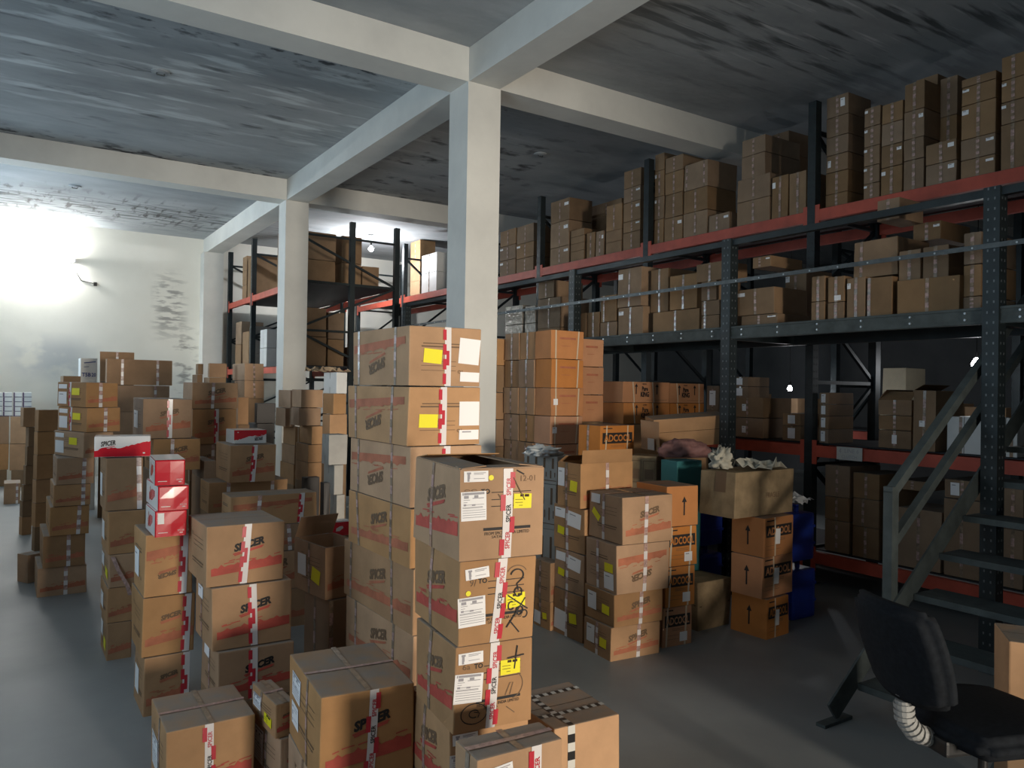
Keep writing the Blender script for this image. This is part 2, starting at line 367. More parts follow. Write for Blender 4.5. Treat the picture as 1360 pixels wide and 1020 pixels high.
def spicer_side(c,bm,f,o,rng,strength):
    W,Hh=c.size(f); fl=bool(o.get('flip'))
    tr=(lambda a,b:(1-a,1-b)) if fl else (lambda a,b:(a,b))
    # brushed red band with a torn upper edge rising to the right
    n=22; a0,a1=.06,.97; top=[]; bot=[]
    for i in range(n+1):
        a=a0+(a1-a0)*i/n
        yb=.17+.10*(i/n); yt=.29+.13*(i/n)+rng.uniform(-.006,.016)+(.035 if i%5==3 else 0)
        top.append(bm.verts.new(c.P(f,*tr(a,min(yt,.52)),.0012))); bot.append(bm.verts.new(c.P(f,*tr(a,yb),.0012)))
    for i in range(n): bm.faces.new((bot[i],bot[i+1],top[i+1],top[i])).material_index=2 if strength>=.7 else 3
    for k in range(5):
        a=.1+.8*rng.random(); b=.34+.1*a+rng.uniform(.0,.05); le=rng.uniform(.06,.16)
        pts=[tr(a,b),tr(a+le*.5,b+.012),tr(min(a+le,.97),b+.02)]
        c.ribbon(bm,f,pts,.004,.0012,2 if strength>=.7 else 3)
    if not o.get('nologo'):
        lw=min(W*.40,.19); lh=lw*.25; mi=1 if strength>=.8 else 4
        c.text(bm,f,'SPICER',.53,.66,lw,lh*1.05,.0014,mi,rot=.22,shear=.3,bold=.055,flip=fl)
        for k,dy in enumerate((0,.022)):
            a=.53; x=lw*(.5-.04*k)/W; s=.22*lw*.5/Hh
            c.ribbon(bm,f,[tr(a-x,.66-.75*lh/Hh-dy-s),tr(a+x*.95,.66-.75*lh/Hh-dy+s)],.006,.0014,2 if strength>=.7 else 3)
def spicer_end(c,bm,f,o,rng,strong):
    W,Hh=c.size(f); fl=bool(o.get('flip')); tr=(lambda a,b:(1-a,1-b)) if fl else (lambda a,b:(a,b)); mi=1 if strong else 4
    for b in (.74,.66,.585): c.ribbon(bm,f,[tr(.36,b),tr(.62,b),tr(.84,b)],.0025,.0012,mi)
    c.ribbon(bm,f,[tr(.27,.335),tr(.55,.335),tr(.84,.335)],.009 if strong else .007,.0012,mi)
    c.text(bm,f,'TO',.29,.755,.030,.016,.0012,mi,bold=.03,flip=fl)
    if strong:
        c.text(bm,f,'FROM SPICER INDIA LIMITED',.555,.285,W*.54,.010,.0012,1,flip=fl); c.text(bm,f,'SATARA',.46,.245,W*.18,.008,.0012,1,flip=fl)
    else: c.ribbon(bm,f,[tr(.28,.285),tr(.82,.285)],.005,.0012,4)
    k=o.get('ink')
    wd=.0042
    if k==1:
        c.text(bm,f,'12-01',.80,.885,.05,.018,.0014,4)
        c.ribbon(bm,f,[(.66,.98),(.75,.93)],wd,.0032,1); c.ribbon(bm,f,[(.62,.90),(.70,.75),(.76,.64)],.003,.0034,4); c.ribbon(bm,f,[(.44,.72),(.5,.62)],wd,.0014,4)
        for i in range(2): c.ribbon(bm,f,arc(.08+i*.08,.77,.03,.012,0,300,8),.002,.0014,4)
    if k==2:
        c.ribbon(bm,f,arc(.74,.80,.13,.10,20,160),.003,.0014,4)
        c.ribbon(bm,f,arc(.74,.78,.085,.075,170,-40)+[(.74,.68),(.76,.60)],wd,.0034,1)
        c.ribbon(bm,f,arc(.76,.58,.05,.055,0,360),wd,.0036,1)
        c.ribbon(bm,f,[(.62,.55),(.78,.44),(.90,.36)],wd,.0038,1); c.ribbon(bm,f,[(.86,.50),(.70,.27),(.62,.16)],wd,.0038,1)
        c.ribbon(bm,f,arc(.67,.42,.04,.05,60,330),wd,.004,1); c.ribbon(bm,f,arc(.79,.35,.045,.05,0,330),wd,.0042,1)
        c.ribbon(bm,f,[(.66,.24),(.80,.08)],wd,.0014,1); c.ribbon(bm,f,arc(.86,.30,.04,.045,-120,180),wd,.0014,1)
        c.text(bm,f,'9/',.17,.74,.022,.022,.0014,4)
    if k==3:
        c.ribbon(bm,f,[(.79,.93),(.75,.66)],wd,.004,1); c.ribbon(bm,f,[(.66,.795),(.88,.815)],wd,.004,1)
        c.ribbon(bm,f,arc(.25,.20,.16,.12,0,350,20),.003,.0014,1); c.ribbon(bm,f,arc(.25,.20,.06,.045,20,300,12),.003,.0014,1); c.ribbon(bm,f,[(.25,.22),(.32,.2),(.3,.15)],.003,.0014,1)
        c.ribbon(bm,f,arc(.71,.47,.16,.16,-80,95,18),.003,.0014,4); c.ribbon(bm,f,[(.64,.36),(.70,.50),(.74,.50),(.70,.36)],.003,.0014,4); c.ribbon(bm,f,[(.66,.22),(.77,.13)],.003,.0014,4)
        c.text(bm,f,'6a',.14,.76,.026,.018,.0014,4)
def arrow(c,bm,f,a,b,h,mi=1):
    W,Hh=c.size(f)
    c.ribbon(bm,f,[(a,b-h/2/Hh),(a,b+h*.2/Hh)],.011,.0012,mi)
    t=[bm.verts.new(c.P(f,a+x/W,b+y/Hh,.0012)) for x,y in((-.02,h*.2),(.02,h*.2),(0,h*.5))]; bm.faces.new(t).material_index=mi
def adcool(c,bm,f):
    W,Hh=c.size(f)
    c.patch(bm,f,.06,.50,.94,.80,.0010,1,3,2)
    c.text(bm,f,'ADCOOL',.5,.65,W*.80,Hh*.20,.0018,0,bold=.03)
    c.ribbon(bm,f,[(.08,.92),(.34,.92)],.008,.0012,1)
    for b in (.44,.40): c.ribbon(bm,f,[(.3,b),(.7,b)],.003,.0012,4)
    for b in (.28,.18): c.ribbon(bm,f,[(.08,b),(.55,b)],.002,.0012,4)
CM={'spicer':['cardboard','print_black','print_red','print_pale_red','print_faint','seam'],'adcool':['carton_orange','print_black','print_red','print_pale_red','print_faint','seam']}
def carton(e):
    st,p,ang,(w,l,h),o,label,grp,cat,name,idx=e
    rng=random.Random(idx*7+3)
    a=math.radians(ang); u=(math.cos(a),-math.sin(a)); v=(math.sin(a),math.cos(a))
    cx=p[0]+u[0]*w/2+v[0]*l/2; cy=p[1]+u[1]*w/2+v[1]*l/2
    dist=math.hypot(cx,cy); near=dist<3.4; mid=dist<7.2
    gloss=st in('red','redwhite','shoe','white','crate','panel')
    c=Carton(w,l,h,rng,jit=min(.006,.02*min(w,l,h)) if not gloss else .001,bulge=.004 if near else .002)
    mats=list(CM['adcool' if st in('adcool','king','arrow','strap') else 'spicer'])
    base={'dark':'cardboard_dark','grey':'cardboard_grey','cream':'cardboard_cream','white':'cardboard_white','bigbox':'cardboard_dusty','sack':'cardboard_dusty','teal':'carton_teal',
          'red':'gloss_red','redwhite':'gloss_white','wrap':'wrap_film','print':'cardboard_white','crate':'cardboard_grey','panel':'cardboard_cream','shoe':'cardboard_white'}.get(st)
    if base: mats[0]=base
    if st=='panel': mats[0]='cardboard_dusty'
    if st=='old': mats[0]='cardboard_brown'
    bm=bmesh.new()
    op=o.get('open')
    if st in('bigbox','sack'):
        c=Carton(w,l,h,rng,jit=.02 if st=='sack' else .012,bulge=.014 if st=='sack' else .008)
    c.body(bm,4 if near else (3 if st in('bigbox','sack') else 2 if mid else 1),min(.006,.08*min(w,l,h)) if mid else min(.004,.06*min(w,l,h)),bool(op))
    side=o.get('side'); lg=o.get('logo')
    if not op: c.patch(bm,'T',0,.5-.0015/l,1,.5+.0015/l,.0008,5,4 if near else 1,1)
    if st=='spicer':
        s=lg if lg is not None else (.75 if near else .5)
        end={'F':'L','L':'F'}[side]
        if dist<8.5 : spicer_side(c,bm,side,o,rng,s)
        if mid: spicer_end(c,bm,end,o,rng,near and end=='F')
    elif st=='adcool':
        adcool(c,bm,'F')
        if o.get('arrowL'): arrow(c,bm,'L',.52,.52,.13)
    elif st=='arrow': arrow(c,bm,'F',.55,.5,.12)
    elif st=='king':
        arrow(c,bm,'F',.275,.66,.10); arrow(c,bm,'F',.72,.66,.10)
        c.text(bm,'F','GENUINE',.45,.90,.05,.014,.0012,1,bold=.02); c.text(bm,'F','Pure',.46,.67,.075,.045,.0012,1,bold=.04); c.text(bm,'F','KING',.46,.40,.105,.05,.0012,1,bold=.04)
        c.ribbon(bm,'F',[(.5,.12),(.95,.12)],.003,.0012,4)
    elif st=='strap':
        c.ribbon(bm,'F',[(.25,.72),(.75,.72)],.018,.0012,3); c.ribbon(bm,'F',[(.3,.45),(.6,.45)],.004,.0012,3)
    elif st=='redwhite':
        fl=o.get('flip'); tr=(lambda a,b:(1-a,1-b)) if fl else (lambda a,b:(a,b)); mats[2]='gloss_red'
        n=30; top=[];bot=[]
        for i in range(n+1):
            a=i/n; yt=.30+.42*a+.05*math.sin(a*9)+rng.uniform(-.035,.035) if not o.get('allred') else .9
            top.append(bm.verts.new(c.P('F',*tr(a,min(yt,.97)),.001))); bot.append(bm.verts.new(c.P('F',*tr(a,.01),.001)))
        for i in range(n): bm.faces.new((bot[i],bot[i+1],top[i+1],top[i])).material_index=2
        if not o.get('allred'):
            c.text(bm,'F','SPICER',.24,.66,w*.26,h*.24,.0014,1,rot=.12,shear=.3,bold=.03,flip=bool(fl)); c.ribbon(bm,'F',[tr(.12,.42),tr(.36,.52)],.004,.0014,2)
            c.patch(bm,'F',*( (.86,.14,.90,.2) if not fl else (.10,.80,.14,.86)),.0016,0)
    elif st=='red':
        mats[4]='gloss_white'; mats[3]='gloss_white'
        c.patch(bm,'L',0,.02,1,.98,.001,4); c.patch(bm,'T',0,0,1,1,.001,4)
        c.text(bm,'F','SPICER',.82,.22,w*.22,h*.06,.0012,4); c.ribbon(bm,'F',[(.78,.13),(.88,.13)],.004,.0012,4); c.ribbon(bm,'F',[(.1,.16),(.4,.16)],.003,.0012,4)
        if idx%3==1: c.patch(bm,'F',.08,.5,.28,.92,.0012,4)
        c.ribbon(bm,'L',[(.3,.2),(.4,.5),(.35,.8)],.012,.0014,0)
    elif st=='print':
        mats[1]='print_blue'
        c.text(bm,'F','T5B',.35,.25,.10,.05,.0012,1,bold=.03); c.ribbon(bm,'F',[(.2,.78),(.9,.85)],.012,.0012,1); c.ribbon(bm,'F',[(.2,.6),(.5,.62)],.006,.0012,1); c.text(bm,'F','20',.8,.25,.05,.05,.0012,1,bold=.03)
    elif st=='shoe':
        mats[1]='purple'; c.patch(bm,'F',0,0,.16,1,.001,1); c.patch(bm,'F',.16,.0,1,.12,.001,1)
    elif st=='crate':
        for f,n in (('L',4),('F',2)):
            for i in range(n):
                a=(i+.5)/n; c.ribbon(bm,f,[(a,.55),(a,.92)],.02,.0012,4); c.ribbon(bm,f,[(a-.06,.2),(a-.06,.48)],.012,.0012,4); c.ribbon(bm,f,[(a+.06,.25),(a+.06,.42)],.008,.0012,4)
            c.ribbon(bm,f,[(.02,.12),(.98,.12)],.006,.0012,4)
    elif st=='panel':
        for f in ('F','L'):
            for a0,a1 in ((.05,.46),(.54,.95)):
                for b in (.2,.85): c.ribbon(bm,f,[(a0,b),(a1,b)],.006,.0014,4)
                for a_ in (a0,a1): c.ribbon(bm,f,[(a_,.2),(a_,.85)],.005,.0014,4)
                c.patch(bm,f,a0+.05,.3,a1-.05,.6,.001,4)
    elif st=='sack': c.ribbon(bm,'F',[(.05,.5),(.95,.52)],.006,.0014,5); c.ribbon(bm,'L',[(.05,.5),(.95,.52)],.006,.0014,5)
    elif st=='bigbox':
        c.patch(bm,'L',.45,.55,.75,1,.0012,4,3,3); c.text(bm,'F','FRAGILE',.62,.45,.14,.035,.0012,4)
    elif st=='grey' or st=='white': c.ribbon(bm,'L',[(.5,0),(.5,1)],.004,.0012,5)
    root=link(name,bm,mats)
    root.location=(cx,cy,p[2]); root.rotation_euler=(0,0,-math.radians(ang))
    tagp(root,label,cat,grp)
    tp=o.get('tapes')
    if tp is None:
        tp=[['F',.5,.5,'w'],['L',.5,.5,'c']] if st=='spicer' else ([] if st in('red','redwhite','teal','wrap') else [['L',.5,.5,'c']])
    for f,x,y,k in tp: tape(c,root,f,x,y,k,1 if near else 0)
    if o.get('top'): toptape(c,root,o['top'])
    s=o.get('st')
    if s:
        for q in (ST[s] if isinstance(s,str) else s):
            f=q[0]
            if f=='E': f={'F':'L','L':'F'}[side]
            sticker(c,root,f,*q[1:],rng,near)
    if op:
        for ed,ln,an in op:
            bm=bmesh.new(); t=math.radians(an); q={'F':((0,0,1),(1,0,1),(0,1,0)),'B':((1,1,1),(0,1,1),(0,-1,0)),'L':((0,1,1),(0,0,1),(1,0,0)),'R':((1,0,1),(1,1,1),(-1,0,0))}[ed]
            p0=c.c[q[0]]; p1=c.c[q[1]]; d=Vector(q[2])*math.cos(t)+Vector((0,0,1))*math.sin(t); nrm=(p1-p0).cross(d).normalized()*.003
            ins=(p1-p0)*.02; z=Vector((0,0,.001))
            vs=[bm.verts.new(x) for x in(p0+ins+z,p1-ins+z,p1-ins+d*ln+z,p0+ins+d*ln+z)]; ws=[bm.verts.new(x.co+nrm) for x in vs]
            bm.faces.new(vs[::-1]); bm.faces.new(ws)
            for i in range(4): bm.faces.new((vs[i],vs[(i+1)%4],ws[(i+1)%4],ws[i]))
            link('flap',bm,[mats[0]],root)
    if o.get('tail'):
        cu=[c.P('F',.12,.95,.003),c.P('F',.3,.55,.02),c.P('F',.62,.05,.03),c.P('F',.72,-.25,.03)]
        bm=bmesh.new(); prev=None
        for i in range(13):
            t=i/12*3; k=min(int(t),2); f_=t-k; pt=cu[k].lerp(cu[k+1],f_); cur=[bm.verts.new(pt+Vector((x,0,0))) for x in(-.011,.011)]
            if prev: bm.faces.new((prev[0],prev[1],cur[1],cur[0]))
            prev=cur
        link('loose_tape_end',bm,'tape_dull',root)
    return root
DATA=json.loads(r'''{"g":["printed cartons of the nearest front tower","cartons of the pair before the nearest tower","cartons of the tall tower","cartons of the low stack at bottom centre","cartons of the narrow pair at bottom left of centre","cartons of ","cartons of the left-of-centre stack","cartons of the stack bearing three red boxes","glossy red boxes","cartons of the dim stack under the white and red box","white and red boxes","cartons of left tall stack with yellow stickers","cartons of narrow stack left of yellow stickered stack","cartons of thin stack at far left by aisle","cartons of far left floor pair","dusty cartons at the far left","small white and purple boxes at the far left","cartons of left wall-side pile","cartons of stack behind the white and red box","cartons of lit stack left of the column","cartons of pair behind lit stack, left one","cartons of taped stack just left of the column","cartons of dark stack right of lit stack","cartons of black pair beside column foot","cartons of stack under the second white and red box","cartons of wide stack behind the clean printed cartons","cartons of stack left of the tall tower","cartons of small carton pile at column foot, front row","cartons of small carton pile at column foot, back row","cartons of pale stack left of the tall tower","cartons of grey white stack left of the tall tower","cartons of the orange block","cartons tucked behind the orange block","cartons with black crest print","cartons of stack with the raised flap","cartons of right main stack","cartons of stack beside right main stack","shaded banner print cartons","cartons of grey panel cartons","cartons on the top red shelf","cartons on the dark mid deck","cartons on the lower red shelf","cartons on the bottom red shelf","cartons on the far rack","cartons on the deep rack"],"n":0,"b":[
["spicer",[1.153,2.03,1.075],7.0,[0.283,0.423,0.281],{"side":"L","st":"A","tapes":[["F",0.56,0.55,"W"],["L",0.45,0.42,"c"]],"ink":1,"open":[["B",0.1,9],["R",0.085,6],["L",0.09,4],["F",0.05,4]]},"brown printed carton with loose top flaps, topmost of the nearest front tower",0],
["spicer",[1.168,2.057,0.807],7.0,[0.261,0.406,0.265],{"side":"L","st":"B","tapes":[["F",0.55,0.47,"W"],["L",0.44,0.4,"c"]],"ink":2},"brown printed carton with scrawled yellow sticker, second from top of nearest tower",0],
["spicer",[1.163,2.072,0.534],7.0,[0.272,0.343,0.271],{"side":"L","st":"C","tapes":[["F",0.5,0.46,"W"],["L",0.42,0.38,"c"]],"ink":3},"brown printed carton with two circled scrawls, third from top of nearest tower",0],
["spicer",[1.178,2.11,0.27],7.0,[0.276,0.4,0.262],{"side":"L","st":"C","tapes":[["L",0.42,0.4,"c"]]},"brown printed carton, fourth from top of the nearest front tower",0],
["spicer",[1.178,2.11,0.0],7.0,[0.276,0.4,0.268],{"side":"L"},"",-1],
["spicer",[1.034,1.714,0.33],4.0,[0.268,0.129,0.307],{"side":"L","tapes":[["F",0.68,0.66,"W"],["L",0.6,0.6,"c"]],"st":"T2","top":"x"},"tape crossed carton at the bottom edge directly before the nearest tower",1],
["spicer",[1.034,1.714,0.0],4.0,[0.268,0.129,0.328],{"side":"L"},"",-1],
["spicer",[1.448,3.021,1.61],0.0,[0.36,0.63,0.265],{"side":"L","flip":1,"st":"D","tapes":[["F",0.52,0.53,"W"],["L",0.12,0.12,"c"],["L",0.78,0.78,"c"]]},"upside-down printed carton with yellow sticker, topmost of the tall tower by column",2],
["spicer",[1.447,3.022,1.347],0.0,[0.364,0.684,0.261],{"side":"L","flip":1,"st":"D2","tapes":[["F",0.47,0.48,"W"],["L",0.15,0.15,"c"],["L",0.76,0.76,"c"]]},"upside-down printed carton with yellow sticker, second from top of the tall tower",2],
["spicer",[1.461,3.012,1.081],0.0,[0.352,0.698,0.264],{"side":"L","flip":1,"tapes":[["F",0.5,0.5,"W"],["L",0.16,0.16,"c"],["L",0.73,0.73,"c"]]},"upside-down printed carton, third from top of the tall tower",2],
["spicer",[1.465,3.01,0.818],0.0,[0.352,0.718,0.26],{"side":"L","tapes":[["L",0.15,0.2,"c"],["L",0.72,0.72,"c"]]},"upright printed carton, fourth from top of the tall tower",2],
["spicer",[1.479,3.0,0.53],0.0,[0.345,0.816,0.286],{"side":"L","tapes":[["L",0.12,0.12,"c"],["L",0.72,0.74,"c"]]},"printed carton, fifth from top of the tall tower",2],
["spicer",[1.48,3.0,0.268],0.0,[0.348,0.775,0.26],{"side":"L","tapes":[["L",0.17,0.17,"c"],["L",0.74,0.74,"c"]]},"printed carton, sixth from top of the tall tower",2],
["spicer",[1.48,3.0,0.0],0.0,[0.348,0.775,0.266],{"side":"L"},"",-1],
["spicer",[0.882,2.471,0.265],6.0,[0.334,0.482,0.303],{"side":"F","tapes":[["F",0.56,0.52,"W"],["L",0.62,0.62,"c"]],"st":"L2","top":"x","logo":0.8},"large tape crossed carton with warped lid at the bottom centre",3],
["spicer",[0.882,2.471,0.0],6.0,[0.334,0.482,0.263],{"side":"F"},"carton under the large tape crossed carton at the bottom centre",3],
["spicer",[0.889,2.981,0.233],-4.0,[0.078,0.27,0.133],{"side":"F","tapes":[["L",0.42,0.42,"c"]],"st":"L3","top":"x"},"small carton with yellow sticker wedged left of the large tape crossed carton",4],
["spicer",[0.907,2.97,0],-4.0,[0.076,0.31,0.231],{"side":"F","tapes":[["L",0.5,0.5,"c"]],"st":"L4","top":"x"},"flat carton under the small one with the yellow sticker, bottom left",4],
["spicer",[0.521,3.103,0],0.0,[0.32,0.359,0.3],{"side":"F","nologo":1,"tapes":[["F",0.47,0.47,"W"],["L",0.6,0.6,"c"]],"st":"L5","top":"x"},"tape crossed carton standing alone on the floor in the bottom left corner",5],
["spicer",[0.759,3.63,0.688],0.0,[0.348,0.393,0.274],{"side":"F","tapes":[["F",0.52,0.47,"W"],["L",0.5,0.5,"n"]],"logo":1},"clean printed carton with black logo, topmost of the left-of-centre stack",6],
["spicer",[0.785,3.612,0.402],0.0,[0.357,0.362,0.284],{"side":"F","tapes":[["F",0.5,0.52,"W"],["L",0.4,0.4,"c"]],"logo":1,"st":"L6"},"clean printed carton with black logo, second of the left-of-centre stack",6],
["spicer",[0.812,3.594,0.16],0.0,[0.337,0.36,0.24],{"side":"F","tapes":[["F",0.46,0.46,"W"],["L",0.5,0.5,"c"]],"logo":1,"st":"L6"},"shaded printed carton, third of the left-of-centre stack",6],
["spicer",[0.812,3.594,0.0],0.0,[0.337,0.36,0.158],{"side":"F"},"",-1],
["spicer",[0.564,4.044,0.572],0.0,[0.217,0.339,0.301],{"side":"F","flip":1,"tapes":[["F",0.84,0.8,"W"]],"st":"L5"},"carton directly beneath the three red boxes",7],
["spicer",[0.557,4.049,0.284],0.0,[0.238,0.347,0.286],{"side":"F","tapes":[["F",0.86,0.84,"W"]],"logo":0.5},"middle carton of the stack bearing three red boxes",7],
["spicer",[0.568,4.042,0],0.0,[0.21,0.314,0.282],{"side":"F","tapes":[["F",0.93,0.9,"W"]],"st":"L5"},"floor carton of the stack bearing three red boxes",7],
["red",[0.588,3.945,1.119],4.0,[0.131,0.317,0.12],{},"glossy red box, topmost of the three red boxes",8],
["red",[0.602,3.936,1.0],0.0,[0.136,0.351,0.116],{},"glossy red box, middle of the three red boxes",8],
["red",[0.592,3.942,0.875],0.0,[0.139,0.282,0.123],{},"glossy red box, lowest of the three red boxes",8],
["spicer",[0.482,4.983,0.861],0.0,[0.197,0.3,0.305],{"side":"F","nologo":1,"tapes":[["F",0.88,0.92,"w"]],"st":"L5"},"dim carton, top of the dim stack under the white and red box",9],
["spicer",[0.501,4.97,0.61],0.0,[0.19,0.38,0.249],{"side":"F","nologo":1,"st":"L5","tapes":[]},"dim carton, second from top in the dim stack under the white and red box",9],
["spicer",[0.508,4.966,0.419],0.0,[0.149,0.4,0.189],{"side":"F","nologo":1,"st":"L3","tapes":[],"tail":1},"dim carton, third from top in the dim stack under the white and red box",9],
["spicer",[0.5,4.971,0.216],0.0,[0.141,0.38,0.201],{"side":"F","nologo":1,"st":"L5","tapes":[]},"dim carton, fourth from top in the dim stack under the white and red box",9],
["spicer",[0.503,4.969,0],0.0,[0.129,0.34,0.214],{"side":"F","nologo":1,"st":"L3","tapes":[]},"dim carton, bottom of the dim stack under the white and red box",9],
["redwhite",[0.426,5.045,1.168],8.0,[0.296,0.16,0.121],{},"white and red printed box lying on the dim stack at left",10],
["spicer",[0.488,6.5,1.416],-20.0,[0.238,0.474,0.188],{"side":"F","nologo":1,"st":"L1","tapes":[["L",0.47,0.47,"W"],["F",0.45,0.45,"w"]]},"brown carton, top of left tall stack with yellow stickers",11],
["spicer",[0.495,6.495,1.232],-20.0,[0.25,0.473,0.183],{"side":"F","nologo":1,"st":"L1","tapes":[["L",0.47,0.47,"W"],["F",0.55,0.55,"w"]]},"brown carton, second from top in left tall stack with yellow stickers",11],
["spicer",[0.48,6.505,1.039],-20.0,[0.215,0.489,0.191],{"side":"F","nologo":1,"st":"L1","tapes":[]},"brown carton, third from top in left tall stack with yellow stickers",11],
["spicer",[0.315,6.613,0.838],0.0,[0.246,0.446,0.199],{"side":"F","nologo":1,"tapes":[["F",0.74,0.72,"w"]]},"brown carton, fourth from top in left tall stack with yellow stickers",11],
["spicer",[0.299,6.623,0.676],0.0,[0.241,0.478,0.16],{"side":"F","nologo":1,"tapes":[["F",0.8,0.8,"w"]]},"brown carton, fifth from top in left tall stack with yellow stickers",11],
["spicer",[0.279,6.637,0.457],0.0,[0.255,0.667,0.216],{"side":"F","nologo":1,"tapes":[["F",0.75,0.72,"w"]]},"brown carton, sixth from top in left tall stack with yellow stickers",11],
["spicer",[0.241,6.662,0.217],0.0,[0.274,0.633,0.238],{"side":"F","nologo":1,"tapes":[["F",0.6,0.6,"w"]]},"brown carton, seventh from top in left tall stack with yellow stickers",11],
["spicer",[0.207,6.684,0],0.0,[0.323,0.5,0.215],{"side":"F","nologo":1,"tapes":[["F",0.57,0.57,"w"]]},"brown carton, bottom of left tall stack with yellow stickers",11],
["plain",[0.25,8.51,1.131],-14.0,[0.166,0.113,0.205],{"tapes":[]},"dull carton, top of narrow stack left of yellow stickered stack",12],
["plain",[0.248,8.512,0.91],-14.0,[0.146,0.114,0.219],{"tapes":[]},"dull carton, second from top in narrow stack left of yellow stickered stack",12],
["plain",[0.245,8.513,0.676],-14.0,[0.14,0.114,0.233],{"tapes":[]},"dull carton, third from top in narrow stack left of yellow stickered stack",12],
["plain",[0.243,8.514,0.455],-14.0,[0.127,0.114,0.219],{"tapes":[]},"dull carton, fourth from top in narrow stack left of yellow stickered stack",12],
["plain",[0.241,8.516,0.227],-14.0,[0.12,0.114,0.226],{"tapes":[]},"dull carton, fifth from top in narrow stack left of yellow stickered stack",12],
["plain",[0.239,8.517,0],-14.0,[0.114,0.091,0.225],{"tapes":[]},"",-1],
["plain",[0.144,9.477,1.126],-16.0,[0.112,0.092,0.204],{"tapes":[]},"dull carton, top of thin stack at far left by aisle",13],
["plain",[0.194,9.444,0.926],-16.0,[0.063,0.091,0.198],{"tapes":[]},"",-1],
["plain",[0.184,9.451,0.727],-16.0,[0.077,0.068,0.197],{"tapes":[]},"",-1],
["plain",[0.174,9.457,0.527],-16.0,[0.084,0.068,0.198],{"tapes":[]},"",-1],
["plain",[0.158,9.468,0.359],-16.0,[0.091,0.069,0.166],{"tapes":[]},"",-1],
["plain",[0.154,9.47,0.191],-16.0,[0.09,0.092,0.166],{"tapes":[]},"",-1],
["plain",[0.151,9.473,0],-16.0,[0.09,0.092,0.189],{"tapes":[]},"dull carton, bottom of thin stack at far left by aisle",13],
["plain",[0.16,7.192,0],-30.0,[0.114,0.138,0.224],{"tapes":[]},"small carton standing alone on the floor by the left aisle",5],
["plain",[-0.016,11.96,0],0.0,[0.181,0.4,0.272],{"tapes":[["F",0.8,0.8,"w"]]},"lone carton on the floor at the far left edge",14],
["plain",[-0.215,14.02,0.654],0.0,[0.247,0.4,0.411],{"tapes":[]},"dusty carton, top of dark row under purple boxes, left one",15],
["plain",[-0.208,14.016,0.253],0.0,[0.238,0.4,0.399],{"tapes":[]},"dusty carton, second from top in dark row under purple boxes, left one",15],
["plain",[-0.203,14.012,0],0.0,[0.218,0.4,0.251],{"tapes":[]},"",-1],
["plain",[0.051,13.845,0.657],0.0,[0.28,0.4,0.412],{"tapes":[]},"dusty carton, top of dark row under purple boxes, right one",15],
["plain",[0.048,13.847,0.255],0.0,[0.241,0.4,0.4],{"tapes":[]},"dusty carton, second from top in dark row under purple boxes, right one",15],
["plain",[0.072,13.831,0],0.0,[0.202,0.4,0.253],{"tapes":[]},"",-1],
["shoe",[-0.208,14.195,1.356],0.0,[0.144,0.3,0.07],{"tapes":[]},"small box, top of leftmost column of white and purple boxes, far left",16],
["shoe",[-0.206,14.194,1.284],0.0,[0.144,0.3,0.07],{"tapes":[]},"small box, second from top in leftmost column of white and purple boxes, far left",16],
["shoe",[-0.205,14.193,1.212],0.0,[0.144,0.3,0.07],{"tapes":[]},"small box, third from top in leftmost column of white and purple boxes, far left",16],
["shoe",[-0.204,14.192,1.139],0.0,[0.144,0.3,0.07],{"tapes":[]},"small box, fourth from top in leftmost column of white and purple boxes, far left",16],
["shoe",[-0.203,14.191,1.067],0.0,[0.144,0.3,0.07],{"tapes":[]},"small box, bottom of leftmost column of white and purple boxes, far left",16],
["shoe",[-0.054,14.094,1.359],0.0,[0.116,0.3,0.071],{"tapes":[]},"small box, top of second column of white and purple boxes, far left",16],
["shoe",[-0.052,14.093,1.286],0.0,[0.116,0.3,0.071],{"tapes":[]},"small box, second from top in second column of white and purple boxes, far left",16],
["shoe",[-0.051,14.092,1.213],0.0,[0.116,0.3,0.071],{"tapes":[]},"small box, third from top in second column of white and purple boxes, far left",16],
["shoe",[-0.05,14.091,1.14],0.0,[0.116,0.3,0.071],{"tapes":[]},"small box, fourth from top in second column of white and purple boxes, far left",16],
["shoe",[-0.049,14.09,1.067],0.0,[0.116,0.3,0.071],{"tapes":[]},"small box, bottom of second column of white and purple boxes, far left",16],
["shoe",[0.081,14.005,1.361],0.0,[0.107,0.3,0.071],{"tapes":[]},"small box, top of third column of white and purple boxes, far left",16],
["shoe",[0.082,14.004,1.287],0.0,[0.107,0.3,0.071],{"tapes":[]},"small box, second from top in third column of white and purple boxes, far left",16],
["shoe",[0.083,14.003,1.214],0.0,[0.107,0.3,0.071],{"tapes":[]},"small box, third from top in third column of white and purple boxes, far left",16],
["shoe",[0.085,14.003,1.14],0.0,[0.107,0.3,0.071],{"tapes":[]},"small box, fourth from top in third column of white and purple boxes, far left",16],
["shoe",[0.086,14.002,1.067],0.0,[0.107,0.3,0.071],{"tapes":[]},"small box, bottom of third column of white and purple boxes, far left",16],
["shoe",[0.197,13.929,1.362],0.0,[0.117,0.3,0.072],{"tapes":[]},"small box, top of rightmost column of white and purple boxes, far left",16],
["shoe",[0.198,13.928,1.289],0.0,[0.117,0.3,0.072],{"tapes":[]},"small box, second from top in rightmost column of white and purple boxes, far left",16],
["shoe",[0.199,13.928,1.215],0.0,[0.117,0.3,0.072],{"tapes":[]},"small box, third from top in rightmost column of white and purple boxes, far left",16],
["shoe",[0.2,13.927,1.141],0.0,[0.117,0.3,0.072],{"tapes":[]},"small box, fourth from top in rightmost column of white and purple boxes, far left",16],
["shoe",[0.201,13.926,1.067],0.0,[0.117,0.3,0.072],{"tapes":[]},"small box, bottom of rightmost column of white and purple boxes, far left",16],
